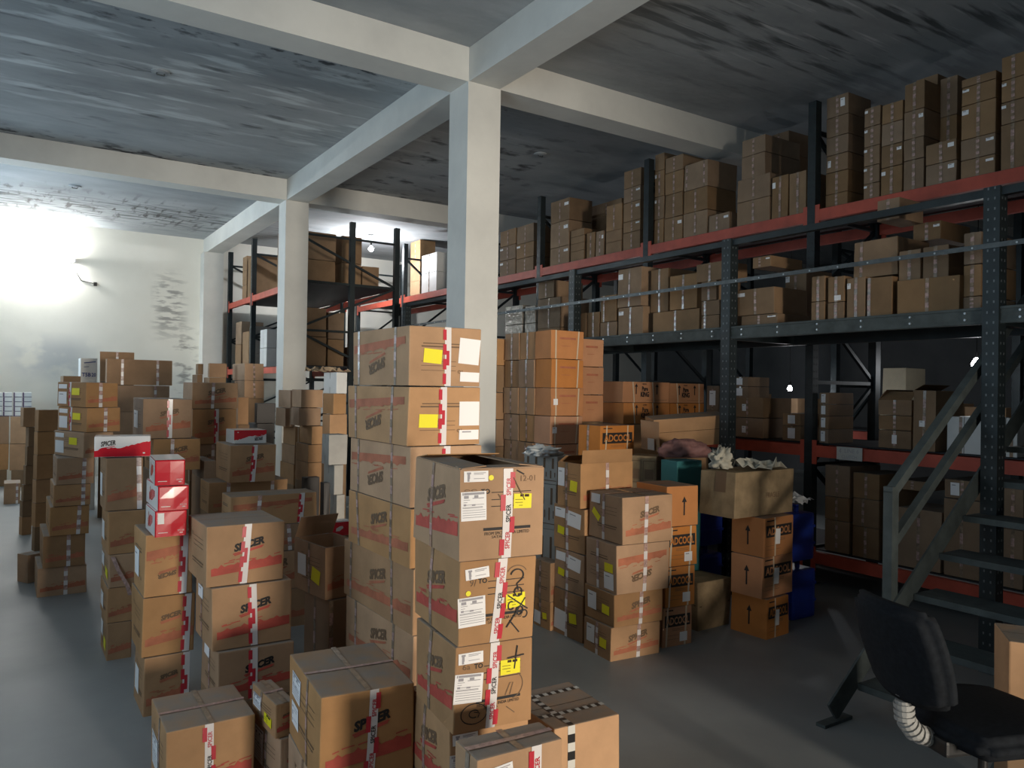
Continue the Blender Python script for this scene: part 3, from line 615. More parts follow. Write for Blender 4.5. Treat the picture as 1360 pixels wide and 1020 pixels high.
["spicer",[0.896,9.342,1.581],0.0,[0.657,0.153,0.282],{"side":"F","nologo":1,"tapes":[["F",0.23,0.23,"w"],["F",0.77,0.77,"w"]],"logo":0.7},"brown carton, top of left wall-side pile",17],
["spicer",[0.942,9.312,1.288],0.0,[0.58,0.221,0.291],{"side":"F","nologo":1,"tapes":[["F",0.75,0.75,"w"]]},"brown carton, second from top in left wall-side pile",17],
["spicer",[0.942,9.312,0.859],0.0,[0.58,0.221,0.427],{"side":"F","nologo":1},"brown carton, third from top in left wall-side pile",17],
["spicer",[0.942,9.312,0.429],0.0,[0.58,0.221,0.427],{"side":"F","nologo":1},"",-1],
["spicer",[0.942,9.312,0.0],0.0,[0.58,0.221,0.427],{"side":"F","nologo":1},"",-1],
["plain",[0.915,10.287,1.62],6.0,[0.36,0.3,0.356],{"tapes":[["F",0.5,0.5,"w"]]},"carton leaning up behind the long pair by the left wall",5],
["plain",[0.915,10.287,0.81],6.0,[0.36,0.3,0.808],{"tapes":[["F",0.5,0.5,"w"]]},"",-1],
["plain",[0.915,10.287,0.0],6.0,[0.36,0.3,0.808],{"tapes":[["F",0.5,0.5,"w"]]},"",-1],
["print",[0.761,10.986,1.63],0.0,[0.183,0.366,0.279],{"tapes":[]},"white printed box with blue writing by the left wall",5],
["print",[0.761,10.986,0.815],0.0,[0.183,0.366,0.813],{"tapes":[]},"",-1],
["print",[0.761,10.986,0.0],0.0,[0.183,0.366,0.813],{"tapes":[]},"",-1],
["plain",[0.523,9.946,1.35],0.0,[0.169,0.587,0.321],{"tapes":[]},"",-1],
["plain",[0.523,9.946,0.9],0.0,[0.169,0.587,0.448],{"tapes":[]},"",-1],
["plain",[0.523,9.946,0.45],0.0,[0.169,0.587,0.448],{"tapes":[]},"",-1],
["plain",[0.523,9.946,0.0],0.0,[0.169,0.587,0.448],{"tapes":[]},"",-1],
["spicer",[0.882,6.539,1.172],0.0,[0.356,0.554,0.311],{"side":"F","st":"L5","tapes":[["F",0.55,0.55,"W"]],"logo":0.4},"brown carton, top of stack behind the white and red box",18],
["spicer",[0.949,6.495,0.922],0.0,[0.35,0.4,0.248],{"side":"F","tapes":[["F",0.4,0.4,"w"]]},"brown carton, second from top in stack behind the white and red box",18],
["spicer",[0.938,6.502,0.62],0.0,[0.273,0.4,0.3],{"side":"F","tapes":[]},"",-1],
["spicer",[0.938,6.502,0.31],0.0,[0.273,0.4,0.308],{"side":"F"},"",-1],
["spicer",[0.938,6.502,0.0],0.0,[0.273,0.4,0.308],{"side":"F"},"",-1],
["spicer",[1.357,7.185,1.386],0.0,[0.391,0.416,0.234],{"side":"F","tapes":[["F",0.46,0.44,"w"]],"logo":0.6},"brown carton, top of lit stack left of the column",19],
["spicer",[1.361,7.182,1.071],0.0,[0.378,0.308,0.313],{"side":"F","tapes":[["F",0.55,0.55,"W"]],"logo":0.5},"brown carton, second from top in lit stack left of the column",19],
["spicer",[1.35,7.189,0.75],0.0,[0.24,0.35,0.319],{"side":"F","tapes":[["F",0.8,0.8,"w"]]},"brown carton, third from top in lit stack left of the column",19],
["spicer",[1.35,7.189,0.375],0.0,[0.24,0.35,0.373],{"side":"F"},"",-1],
["spicer",[1.35,7.189,0.0],0.0,[0.24,0.35,0.373],{"side":"F"},"",-1],
["plain",[1.974,9.471,1.685],0.0,[0.195,0.081,0.166],{"tapes":[]},"orange brown carton, top of pair behind lit stack, left one",20],
["plain",[1.977,9.469,1.5],0.0,[0.187,0.3,0.183],{"tapes":[]},"",-1],
["plain",[1.977,9.469,0.75],0.0,[0.187,0.3,0.748],{"tapes":[]},"",-1],
["plain",[1.977,9.469,0.0],0.0,[0.187,0.3,0.748],{"tapes":[]},"",-1],
["plain",[1.926,9.862,1.721],0.0,[0.06,0.134,0.128],{"tapes":[]},"",-1],
["plain",[1.92,9.866,1.6],0.0,[0.06,0.3,0.119],{"tapes":[]},"",-1],
["plain",[1.92,9.866,0.8],0.0,[0.06,0.3,0.798],{"tapes":[]},"",-1],
["plain",[1.92,9.866,0.0],0.0,[0.06,0.3,0.798],{"tapes":[]},"",-1],
["plain",[2.269,9.038,1.656],0.0,[0.213,0.563,0.196],{"tapes":[["F",0.48,0.52,"c"]]},"orange brown carton, top of taped stack just left of the column",21],
["plain",[2.272,9.036,1.45],0.0,[0.221,0.49,0.204],{"tapes":[["F",0.48,0.52,"c"]]},"orange brown carton, second from top in taped stack just left of the column",21],
["plain",[2.272,9.036,0.725],0.0,[0.221,0.49,0.723],{"tapes":[["F",0.48,0.52,"c"]]},"",-1],
["plain",[2.272,9.036,0.0],0.0,[0.221,0.49,0.723],{"tapes":[["F",0.48,0.52,"c"]]},"",-1],
["plain",[1.86,7.632,1.218],0.0,[0.099,0.3,0.266],{"tapes":[]},"brown carton, top of dark stack right of lit stack",22],
["plain",[1.864,7.63,0.9],0.0,[0.106,0.3,0.316],{"tapes":[]},"",-1],
["plain",[1.864,7.63,0.45],0.0,[0.106,0.3,0.448],{"tapes":[]},"",-1],
["plain",[1.864,7.63,0.0],0.0,[0.106,0.3,0.448],{"tapes":[]},"",-1],
["dark",[2.066,7.736,1.224],0.0,[0.185,0.083,0.2],{"tapes":[]},"black box, top of black pair beside column foot",23],
["dark",[2.069,7.734,1.0],0.0,[0.17,0.3,0.222],{"tapes":[]},"black box, second from top in black pair beside column foot",23],
["dark",[2.069,7.734,0.5],0.0,[0.17,0.3,0.498],{"tapes":[]},"",-1],
["dark",[2.069,7.734,0.0],0.0,[0.17,0.3,0.498],{"tapes":[]},"",-1],
["spicer",[1.363,5.805,0.885],0.0,[0.333,0.435,0.275],{"side":"F","tapes":[["F",0.54,0.5,"W"]],"logo":0.5},"brown carton, top of stack under the second white and red box",24],
["spicer",[1.243,5.908,0.66],0.0,[0.574,0.289,0.223],{"side":"F","tapes":[["F",0.24,0.24,"w"],["F",0.8,0.8,"w"]],"nologo":1},"brown carton, second from top in stack under the second white and red box",24],
["spicer",[1.243,5.908,0.33],0.0,[0.574,0.289,0.328],{"side":"F"},"",-1],
["spicer",[1.243,5.908,0.0],0.0,[0.574,0.289,0.328],{"side":"F"},"",-1],
["redwhite",[1.417,5.913,1.162],0.0,[0.238,0.259,0.101],{"flip":1},"upside-down white and red box lying left of the column",10],
["plain",[1.337,6.54,0.84],0.0,[0.093,0.484,0.142],{"tapes":[]},"small carton left of the stack under the second red and white box",5],
["plain",[1.337,6.54,0.42],0.0,[0.093,0.484,0.418],{"tapes":[]},"carton below the small one left of column",5],
["plain",[1.337,6.54,0.0],0.0,[0.093,0.484,0.418],{"tapes":[]},"",-1],
["spicer",[1.201,5.073,0.686],0.0,[0.566,0.247,0.198],{"side":"F","flip":1,"tapes":[["F",0.33,0.3,"w"],["F",0.83,0.8,"W"]],"nologo":1},"brown carton, top of wide stack behind the clean printed cartons",25],
["spicer",[1.212,5.066,0.51],0.0,[0.499,0.36,0.174],{"side":"F","tapes":[["F",0.72,0.75,"w"]],"nologo":1},"brown carton, second from top in wide stack behind the clean printed cartons",25],
["spicer",[1.212,5.066,0.255],0.0,[0.499,0.36,0.253],{"side":"F"},"brown carton, third from top in wide stack behind the clean printed cartons",25],
["spicer",[1.212,5.066,0.0],0.0,[0.499,0.36,0.253],{"side":"F"},"brown carton, bottom of wide stack behind the clean printed cartons",25],
["spicer",[1.432,3.965,0.46],-8.0,[0.24,0.358,0.28],{"side":"F","st":"L7","tapes":[["L",0.5,0.5,"c"]],"open":[["B",0.14,60]],"nologo":1},"open carton with yellow sticker and raised flap beside the tall tower",26],
["plain",[1.455,3.95,0],-8.0,[0.24,0.29,0.457],{"tapes":[["L",0.45,0.45,"c"],["F",0.05,0.05,"c"]]},"tall plain carton below the open carton beside the tall tower",5],
["redwhite",[1.621,4.439,0.7],0.0,[0.137,0.065,0.092],{"allred":1},"white and red box peeking out left of the tall tower",10],
["plain",[1.626,4.459,0],0.0,[0.147,0.2,0.695],{"tapes":[]},"",-1],
["plain",[2.431,7.496,1.386],0.0,[0.223,0.289,0.18],{"tapes":[]},"brown carton, top of small carton pile at column foot, front row",27],
["plain",[2.415,7.506,1.206],0.0,[0.222,0.266,0.177],{"tapes":[]},"brown carton, second from top in small carton pile at column foot, front row",27],
["plain",[2.524,7.435,1.024],0.0,[0.138,0.375,0.18],{"tapes":[]},"brown carton, third from top in small carton pile at column foot, front row",27],
["plain",[2.496,7.454,0.843],0.0,[0.177,0.38,0.179],{"tapes":[]},"brown carton, fourth from top in small carton pile at column foot, front row",27],
["plain",[2.499,7.452,0.64],0.0,[0.161,0.404,0.201],{"tapes":[]},"brown carton, fifth from top in small carton pile at column foot, front row",27],
["plain",[2.499,7.452,0.32],0.0,[0.161,0.404,0.318],{"tapes":[]},"",-1],
["plain",[2.499,7.452,0.0],0.0,[0.161,0.404,0.318],{"tapes":[]},"",-1],
["plain",[2.498,8.05,1.364],0.0,[0.048,0.431,0.189],{"tapes":[["F",0.5,0.5,"b"]]},"brown carton, top of small carton pile at column foot, back row",28],
["plain",[2.455,8.079,1.168],0.0,[0.104,0.354,0.194],{"tapes":[["F",0.5,0.5,"b"]]},"brown carton, second from top in small carton pile at column foot, back row",28],
["plain",[2.544,8.02,0.97],0.0,[0.064,0.423,0.196],{"tapes":[["F",0.5,0.5,"b"]]},"brown carton, third from top in small carton pile at column foot, back row",28],
["plain",[2.541,8.022,0.772],0.0,[0.064,0.452,0.196],{"tapes":[["F",0.5,0.5,"b"]]},"brown carton, fourth from top in small carton pile at column foot, back row",28],
["plain",[2.537,8.025,0.55],0.0,[0.064,0.481,0.22],{"tapes":[["F",0.5,0.5,"b"]]},"brown carton, fifth from top in small carton pile at column foot, back row",28],
["plain",[2.537,8.025,0.275],0.0,[0.064,0.481,0.273],{"tapes":[["F",0.5,0.5,"b"]]},"",-1],
["plain",[2.537,8.025,0.0],0.0,[0.064,0.481,0.273],{"tapes":[["F",0.5,0.5,"b"]]},"",-1],
["white",[2.363,6.344,1.541],-10.0,[0.104,0.217,0.182],{"tapes":[]},"brown carton, top of pale stack left of the tall tower",29],
["plain",[2.344,6.357,1.363],-10.0,[0.126,0.179,0.176],{"tapes":[]},"brown carton, second from top in pale stack left of the tall tower",29],
["plain",[2.32,6.373,1.16],-10.0,[0.17,0.128,0.201],{"tapes":[]},"brown carton, third from top in pale stack left of the tall tower",29],
["plain",[2.32,6.373,0.58],-10.0,[0.17,0.128,0.578],{"tapes":[]},"",-1],
["plain",[2.32,6.373,0.0],-10.0,[0.17,0.128,0.578],{"tapes":[]},"",-1],
["grey",[2.072,5.698,0.997],0.0,[0.146,0.169,0.232],{"tapes":[]},"grey white carton, top of grey white stack left of the tall tower",30],
["grey",[2.108,5.674,0.769],0.0,[0.073,0.235,0.226],{"tapes":[]},"grey white carton, second from top in grey white stack left of the tall tower",30],
["grey",[2.126,5.662,0.5],0.0,[0.067,0.148,0.267],{"tapes":[]},"grey white carton, third from top in grey white stack left of the tall tower",30],
["grey",[2.126,5.662,0.0],0.0,[0.067,0.148,0.498],{"tapes":[]},"",-1],
["dark",[2.146,6.487,0.35],0.0,[0.133,0.081,0.464],{"tapes":[]},"dark carton with grey edge behind the wide stack",5],
["dark",[2.146,6.487,0.0],0.0,[0.133,0.081,0.348],{"tapes":[]},"",-1],
["dark",[1.94,5.426,0.45],0.0,[0.045,0.081,0.446],{"tapes":[]},"narrow upright dark carton left of the tall tower",5],
["dark",[1.94,5.426,0.0],0.0,[0.045,0.081,0.448],{"tapes":[]},"",-1],
["strap",[3.839,5.251,1.868],0,[0.345,0.239,0.244],{"tapes":[["F",0.14,0.14,"b"],["F",0.84,0.8,"b"]]},"plain carton, first layer, front row, left side of orange block behind tower",31],
["strap",[4.198,5.311,1.813],0,[0.266,0.239,0.244],{"tapes":[]},"plain carton, first layer, front row, right side of orange block behind tower",31],
["plain",[3.848,5.496,1.868],0,[0.345,0.239,0.244],{"tapes":[["L",0.5,0.5,"c"]]},"plain carton, first layer, middle row, left side of orange block behind tower",31],
["plain",[3.842,5.741,1.868],0,[0.345,0.239,0.244],{"tapes":[["L",0.5,0.5,"c"]]},"plain carton, first layer, back row, left side of orange block behind tower",31],
["strap",[3.845,5.251,1.62],0,[0.345,0.239,0.245],{"tapes":[["F",0.14,0.14,"b"],["F",0.84,0.8,"b"]]},"plain carton, second layer, front row, left side of orange block behind tower",31],
["strap",[4.204,5.311,1.565],0,[0.266,0.239,0.245],{"tapes":[]},"plain carton, second layer, front row, right side of orange block behind tower",31],
["plain",[3.839,5.496,1.62],0,[0.345,0.239,0.245],{"tapes":[["L",0.5,0.5,"c"]]},"plain carton, second layer, middle row, left side of orange block behind tower",31],
["plain",[3.848,5.741,1.62],0,[0.345,0.239,0.245],{"tapes":[["L",0.5,0.5,"c"]]},"plain carton, second layer, back row, left side of orange block behind tower",31],
["strap",[3.851,5.251,1.38],0,[0.345,0.239,0.237],{"tapes":[["F",0.14,0.14,"b"],["F",0.84,0.8,"b"]],"st":"K"},"plain carton, third layer, front row, left side of orange block behind tower",31],
["strap",[4.21,5.311,1.325],0,[0.266,0.239,0.237],{"tapes":[]},"plain carton, third layer, front row, right side of orange block behind tower",31],
["plain",[3.845,5.496,1.38],0,[0.345,0.239,0.237],{"tapes":[["L",0.5,0.5,"c"]]},"plain carton, third layer, middle row, left side of orange block behind tower",31],
["plain",[3.839,5.741,1.38],0,[0.345,0.239,0.237],{"tapes":[["L",0.5,0.5,"c"]]},"plain carton, third layer, back row, left side of orange block behind tower",31],
["strap",[3.842,5.251,1.14],0,[0.345,0.239,0.237],{"tapes":[["F",0.14,0.14,"b"],["F",0.84,0.8,"b"]],"st":"K"},"plain carton, fourth layer, front row, left side of orange block behind tower",31],
["strap",[4.201,5.311,1.085],0,[0.266,0.239,0.237],{"tapes":[]},"",-1],
["plain",[3.851,5.496,1.14],0,[0.345,0.239,0.237],{"tapes":[["L",0.5,0.5,"c"]]},"plain carton, fourth layer, middle row, left side of orange block behind tower",31],
["plain",[3.845,5.741,1.14],0,[0.345,0.239,0.237],{"tapes":[["L",0.5,0.5,"c"]]},"plain carton, fourth layer, back row, left side of orange block behind tower",31],
["strap",[3.848,5.251,0.9],0,[0.345,0.239,0.237],{"tapes":[["F",0.14,0.14,"b"],["F",0.84,0.8,"b"]]},"plain carton, fifth layer, front row, left side of orange block behind tower",31],
["strap",[4.207,5.311,0.845],0,[0.266,0.239,0.237],{"tapes":[]},"",-1],
["plain",[3.842,5.496,0.9],0,[0.345,0.239,0.237],{"tapes":[["L",0.5,0.5,"c"]]},"plain carton, fifth layer, middle row, left side of orange block behind tower",31],
["plain",[3.851,5.741,0.9],0,[0.345,0.239,0.237],{"tapes":[["L",0.5,0.5,"c"]]},"plain carton, fifth layer, back row, left side of orange block behind tower",31],
["plain",[3.845,5.251,0],0,[0.345,0.239,0.897],{"tapes":[]},"",-1],
["plain",[4.204,5.311,0],0,[0.26,0.239,0.842],{"tapes":[]},"",-1],
["plain",[3.845,5.496,0],0,[0.345,0.239,0.897],{"tapes":[]},"",-1],
["plain",[3.845,5.741,0],0,[0.345,0.239,0.897],{"tapes":[]},"",-1],
["plain",[3.77,5.996,1.82],0,[0.255,0.3,0.247],{"tapes":[["F",0.5,0.5,"c"]]},"carton, first layer, right of the pile tucked behind the orange block",32],
["plain",[3.77,5.996,1.57],0,[0.255,0.3,0.247],{"tapes":[["F",0.5,0.5,"c"]]},"",-1],
["plain",[3.77,5.996,1.32],0,[0.255,0.3,0.247],{"tapes":[["F",0.5,0.5,"c"]]},"carton, third layer, right of the pile tucked behind the orange block",32],
["plain",[3.77,5.996,1.07],0,[0.255,0.3,0.247],{"tapes":[["F",0.5,0.5,"c"]]},"carton, fourth layer, right of the pile tucked behind the orange block",32],
["plain",[3.77,5.996,0.82],0,[0.255,0.3,0.247],{"tapes":[["F",0.5,0.5,"c"]]},"",-1],
["plain",[3.77,5.996,0],0,[0.255,0.3,0.817],{"tapes":[]},"",-1],
["king",[4.687,5.296,1.496],0.0,[0.588,0.3,0.194],{"tapes":[["F",0.2,0.24,"b"],["F",0.62,0.66,"b"]]},"upper left carton with black crest print beside the orange block",33],
["king",[4.695,5.291,1.3],0.0,[0.579,0.3,0.194],{"tapes":[["F",0.2,0.24,"b"],["F",0.62,0.66,"b"]]},"lower left carton with black crest print beside the orange block",33],
["plain",[4.695,5.291,0],0,[0.579,0.3,1.297],{"tapes":[]},"tall plain carton carrying the left crest print cartons",33],
["king",[5.281,5.301,1.494],0.0,[0.473,0.3,0.192],{"tapes":[["F",0.2,0.24,"b"],["F",0.85,0.85,"b"]]},"upper right carton with black crest print beside the orange block",33],
["king",[5.289,5.296,1.3],0.0,[0.463,0.3,0.192],{"tapes":[["F",0.2,0.24,"b"],["F",0.85,0.85,"b"]]},"lower right carton with black crest print beside the orange block",33],
["plain",[5.289,5.296,0],0,[0.463,0.3,1.297],{"tapes":[]},"",-1],
["adcool",[3.81,4.556,1.05],-8.0,[0.403,0.231,0.281],{"tapes":[["F",0.18,0.14,"b"],["F",0.8,0.78,"b"],["L",0.45,0.45,"c"]]},"pale sided carton with black banner print behind the open flap carton",5],
["plain",[3.81,4.556,0],-8.0,[0.403,0.231,1.047],{"tapes":[]},"",-1],
["crate",[3.208,4.294,0.94],-12.0,[0.195,0.319,0.196],{"tapes":[]},"grey printed carton with plastic bag on top, behind open flap carton",5],
["crate",[3.214,4.313,0.62],-12.0,[0.195,0.321,0.31699999999999995],{"tapes":[]},"second grey printed carton under the one with plastic bag",5],
["crate",[3.214,4.313,0.0],-12.0,[0.195,0.321,0.618],{"tapes":[]},"floor carton under the two grey printed cartons",5],
["spicer",[3.04,3.82,0.85],0.0,[0.438,0.238,0.283],{"side":"F","nologo":1,"st":"L8","tapes":[["F",0.5,0.5,"w"],["L",0.4,0.4,"c"]],"open":[["F",0.085,92],["B",0.08,30]],"logo":0.6},"open carton with its front flap standing up, yellow sticker on side",34],
["spicer",[3.067,3.802,0.56],0.0,[0.24,0.328,0.288],{"side":"F","nologo":1,"st":"L9","tapes":[["L",0.45,0.45,"w"]]},"sticker covered carton, second from top under the raised flap carton",34],
["spicer",[3.067,3.802,0.299],0.0,[0.24,0.32,0.259],{"side":"F","nologo":1,"st":"L9","tapes":[["L",0.45,0.45,"w"]]},"sticker covered carton, third under the raised flap carton",34],
["spicer",[3.062,3.805,0],0.0,[0.24,0.312,0.297],{"side":"F","nologo":1,"st":"L10","tapes":[["L",0.45,0.45,"w"]]},"sticker covered floor carton under the raised flap carton",34],
["spicer",[3.035,4.119,0.19],0.0,[0.1,0.192,0.258],{"side":"F","nologo":1,"tapes":[["L",0.4,0.4,"c"]]},"plain carton just right of the nearest tower, upper one",5],
["spicer",[3.038,4.117,0],0.0,[0.1,0.192,0.188],{"side":"F","nologo":1,"tapes":[["L",0.4,0.4,"c"]],"st":"L10"},"sticker bearing floor carton just right of the nearest tower",5],
["spicer",[3.053,3.433,0.689],5.0,[0.376,0.356,0.283],{"side":"F","st":"R1","tapes":[["F",0.48,0.45,"w"],["L",0.45,0.45,"w"]],"top":"x","logo":0.55},"red banded carton with tilted yellow sticker, topmost of right main stack",35],
["spicer",[3.031,3.448,0.395],5.0,[0.386,0.326,0.291],{"side":"F","st":"R2","flip":1,"tapes":[["F",0.54,0.52,"w"],["L",0.4,0.4,"w"]],"logo":0.55},"upside-down red banded carton, second of the right main stack",35],
["spicer",[3.019,3.456,0.2],5.0,[0.362,0.311,0.194],{"side":"F","st":"R3","tapes":[["F",0.55,0.53,"w"]],"logo":0.5},"low red banded carton, third of the right main stack",35],
["spicer",[3.003,3.466,0],5.0,[0.366,0.288,0.198],{"side":"F","st":"R3","tapes":[["F",0.56,0.55,"w"],["L",0.5,0.5,"w"]],"logo":0.4},"low red banded carton on the floor under the right main stack",35],
["arrow",[3.451,3.476,0.754],5.0,[0.26,0.3,0.253],{"tapes":[]},"orange carton with upright arrow, topmost beside the right main stack",36],
["adcool",[3.454,3.474,0.504],5.0,[0.252,0.3,0.248],{"tapes":[["F",0.15,0.12,"b"],["F",0.8,0.75,"b"]],"st":"U"},"orange carton with banner and slanted tag, second beside right main stack",36],
["adcool",[3.453,3.475,0.249],5.0,[0.239,0.3,0.253],{"tapes":[["F",0.15,0.12,"b"],["F",0.8,0.75,"b"]],"st":"U"},"orange carton with banner print, third beside right main stack",36],
["adcool",[3.44,3.483,0],5.0,[0.238,0.3,0.247],{"tapes":[["F",0.15,0.12,"b"],["F",0.8,0.75,"b"]],"st":"U"},"orange banner print carton on the floor beside right main stack",36],
["adcool",[4.122,3.265,0.531],-4.0,[0.324,0.258,0.257],{"tapes":[["F",0.35,0.37,"b"]],"arrowL":1,"st":"V"},"shaded banner print carton directly under the big loose carton",37],
["adcool",[4.113,3.271,0.263],-4.0,[0.349,0.241,0.266],{"tapes":[["F",0.35,0.37,"b"]],"arrowL":1,"st":"V"},"shaded banner print carton, middle of stack under the big carton",37],
["adcool",[4.141,3.253,0],-4.0,[0.254,0.282,0.261],{"tapes":[["F",0.35,0.37,"b"]],"arrowL":1,"st":"V"},"shaded banner print carton on the floor below the big carton",37],
["bigbox",[3.911,3.33,0.79],-2.0,[0.615,0.292,0.299],{"tapes":[]},"big dusty carton lying on the shaded banner cartons and blue drums",5],
["panel",[4.09,4.229,0.86],-30.0,[0.22,0.224,0.251],{"tapes":[]},"grey brown carton with printed panels behind right main stack",38],
["panel",[4.09,4.229,0.43],-30.0,[0.22,0.224,0.428],{"tapes":[]},"",-1],
["panel",[4.09,4.229,0.0],-30.0,[0.22,0.224,0.428],{"tapes":[]},"",-1],
["teal",[3.956,3.886,0.8],0.0,[0.25,0.16,0.312],{"tapes":[]},"teal box under the pink bundle",5],
["teal",[3.956,3.886,0.0],0.0,[0.25,0.16,0.798],{"tapes":[]},"box below the teal one under the pink bundle",5],
["sack",[3.883,3.611,0],0.0,[0.319,0.25,0.332],{"tapes":[]},"slumped dusty carton on the floor between two stacks at right",5],
["plain",[1.669,2.23,0],4.0,[0.301,0.355,0.375],{"top":"strap2","tapes":[["F",0.25,0.25,"k"]]},"large carton with black and white strapping on floor behind nearest tower",5],
["plain",[2.972,1.302,0.36],56.0,[0.34,0.24,0.38],{"tapes":[["F",0.8,0.8,"c"]]},"lit carton at the right edge beside the chair",5],
["plain",[2.972,1.302,0.0],56.0,[0.34,0.24,0.358],{"tapes":[["F",0.8,0.8,"c"]]},"",-1],
["white",[5.74,10.999,3.484],0,[0.45,0.532,0.312],{},"small white carton, topmost of second stack from left, leftmost bay of top red shelf",39],
["white",[5.74,10.999,3.17],0,[0.45,0.532,0.311],{},"small white carton, lowest of second stack from left, leftmost bay of top red shelf",39],
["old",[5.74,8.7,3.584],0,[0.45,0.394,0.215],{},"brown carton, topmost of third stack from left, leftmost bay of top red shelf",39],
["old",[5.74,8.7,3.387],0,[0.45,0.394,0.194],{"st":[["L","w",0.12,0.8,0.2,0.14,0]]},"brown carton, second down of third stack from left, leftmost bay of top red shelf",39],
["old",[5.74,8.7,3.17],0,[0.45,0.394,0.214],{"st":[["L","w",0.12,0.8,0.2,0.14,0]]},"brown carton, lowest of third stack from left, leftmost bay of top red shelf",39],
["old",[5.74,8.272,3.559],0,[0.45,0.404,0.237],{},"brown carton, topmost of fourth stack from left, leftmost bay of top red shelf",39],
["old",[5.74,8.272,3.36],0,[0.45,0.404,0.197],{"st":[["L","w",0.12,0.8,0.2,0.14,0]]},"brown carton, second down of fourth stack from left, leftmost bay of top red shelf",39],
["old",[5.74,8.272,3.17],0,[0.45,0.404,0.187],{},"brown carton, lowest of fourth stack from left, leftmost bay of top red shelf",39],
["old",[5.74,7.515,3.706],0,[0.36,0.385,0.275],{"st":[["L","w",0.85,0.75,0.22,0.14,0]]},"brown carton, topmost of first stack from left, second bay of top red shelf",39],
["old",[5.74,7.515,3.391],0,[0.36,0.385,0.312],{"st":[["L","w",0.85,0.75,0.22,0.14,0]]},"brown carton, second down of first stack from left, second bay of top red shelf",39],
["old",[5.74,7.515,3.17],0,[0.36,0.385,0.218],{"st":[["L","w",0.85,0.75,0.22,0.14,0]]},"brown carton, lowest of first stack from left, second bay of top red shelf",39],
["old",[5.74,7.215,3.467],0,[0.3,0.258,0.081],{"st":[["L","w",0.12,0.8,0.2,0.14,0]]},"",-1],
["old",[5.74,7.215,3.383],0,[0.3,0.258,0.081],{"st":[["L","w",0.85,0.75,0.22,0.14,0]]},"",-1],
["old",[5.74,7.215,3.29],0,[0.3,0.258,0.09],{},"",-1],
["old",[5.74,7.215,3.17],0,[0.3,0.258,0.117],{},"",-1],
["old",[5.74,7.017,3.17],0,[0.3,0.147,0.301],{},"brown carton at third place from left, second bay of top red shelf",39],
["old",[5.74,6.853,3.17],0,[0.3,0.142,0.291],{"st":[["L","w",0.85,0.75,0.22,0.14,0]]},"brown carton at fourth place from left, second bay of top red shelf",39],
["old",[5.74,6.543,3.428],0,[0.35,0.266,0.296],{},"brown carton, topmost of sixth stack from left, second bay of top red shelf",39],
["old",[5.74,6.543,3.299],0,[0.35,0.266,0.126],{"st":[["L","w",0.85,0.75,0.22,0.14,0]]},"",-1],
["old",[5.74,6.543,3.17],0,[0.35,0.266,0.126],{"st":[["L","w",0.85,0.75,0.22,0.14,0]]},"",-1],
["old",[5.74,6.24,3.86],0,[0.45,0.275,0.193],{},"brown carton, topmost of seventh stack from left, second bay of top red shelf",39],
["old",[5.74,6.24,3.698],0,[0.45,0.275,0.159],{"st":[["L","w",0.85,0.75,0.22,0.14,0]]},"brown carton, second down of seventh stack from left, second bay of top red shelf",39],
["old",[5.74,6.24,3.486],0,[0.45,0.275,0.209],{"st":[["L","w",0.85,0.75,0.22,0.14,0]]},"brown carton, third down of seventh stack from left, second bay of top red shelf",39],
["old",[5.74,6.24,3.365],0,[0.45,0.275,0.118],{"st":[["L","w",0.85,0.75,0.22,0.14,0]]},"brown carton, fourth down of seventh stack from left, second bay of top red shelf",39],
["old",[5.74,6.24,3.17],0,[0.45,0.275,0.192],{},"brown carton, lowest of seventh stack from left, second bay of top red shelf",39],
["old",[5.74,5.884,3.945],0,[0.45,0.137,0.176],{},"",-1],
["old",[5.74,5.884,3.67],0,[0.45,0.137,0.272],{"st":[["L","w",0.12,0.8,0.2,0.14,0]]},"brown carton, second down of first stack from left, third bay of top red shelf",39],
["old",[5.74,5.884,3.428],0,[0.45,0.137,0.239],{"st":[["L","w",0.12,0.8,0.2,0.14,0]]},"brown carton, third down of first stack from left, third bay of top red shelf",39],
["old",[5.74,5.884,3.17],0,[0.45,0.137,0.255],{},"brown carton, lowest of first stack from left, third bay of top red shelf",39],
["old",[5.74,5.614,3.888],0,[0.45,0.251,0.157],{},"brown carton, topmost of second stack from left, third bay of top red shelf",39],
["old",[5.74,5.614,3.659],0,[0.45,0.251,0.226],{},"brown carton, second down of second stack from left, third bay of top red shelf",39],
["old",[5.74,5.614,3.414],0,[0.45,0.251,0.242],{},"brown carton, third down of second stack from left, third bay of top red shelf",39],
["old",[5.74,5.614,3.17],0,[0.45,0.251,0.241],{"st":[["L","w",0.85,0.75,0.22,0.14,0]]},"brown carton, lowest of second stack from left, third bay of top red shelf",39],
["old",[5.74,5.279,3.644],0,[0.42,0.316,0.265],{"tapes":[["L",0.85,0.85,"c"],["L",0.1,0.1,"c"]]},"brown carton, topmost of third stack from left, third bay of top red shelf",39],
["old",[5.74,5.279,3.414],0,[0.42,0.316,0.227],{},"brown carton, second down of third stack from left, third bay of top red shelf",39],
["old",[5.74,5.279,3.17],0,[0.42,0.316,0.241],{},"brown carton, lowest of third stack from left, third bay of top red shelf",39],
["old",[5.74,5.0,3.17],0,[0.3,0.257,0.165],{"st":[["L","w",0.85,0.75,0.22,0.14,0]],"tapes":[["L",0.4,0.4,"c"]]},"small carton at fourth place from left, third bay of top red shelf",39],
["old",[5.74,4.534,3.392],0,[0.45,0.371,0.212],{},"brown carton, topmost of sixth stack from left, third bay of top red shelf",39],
["old",[5.74,4.534,3.17],0,[0.45,0.371,0.219],{},"brown carton, lowest of sixth stack from left, third bay of top red shelf",39],
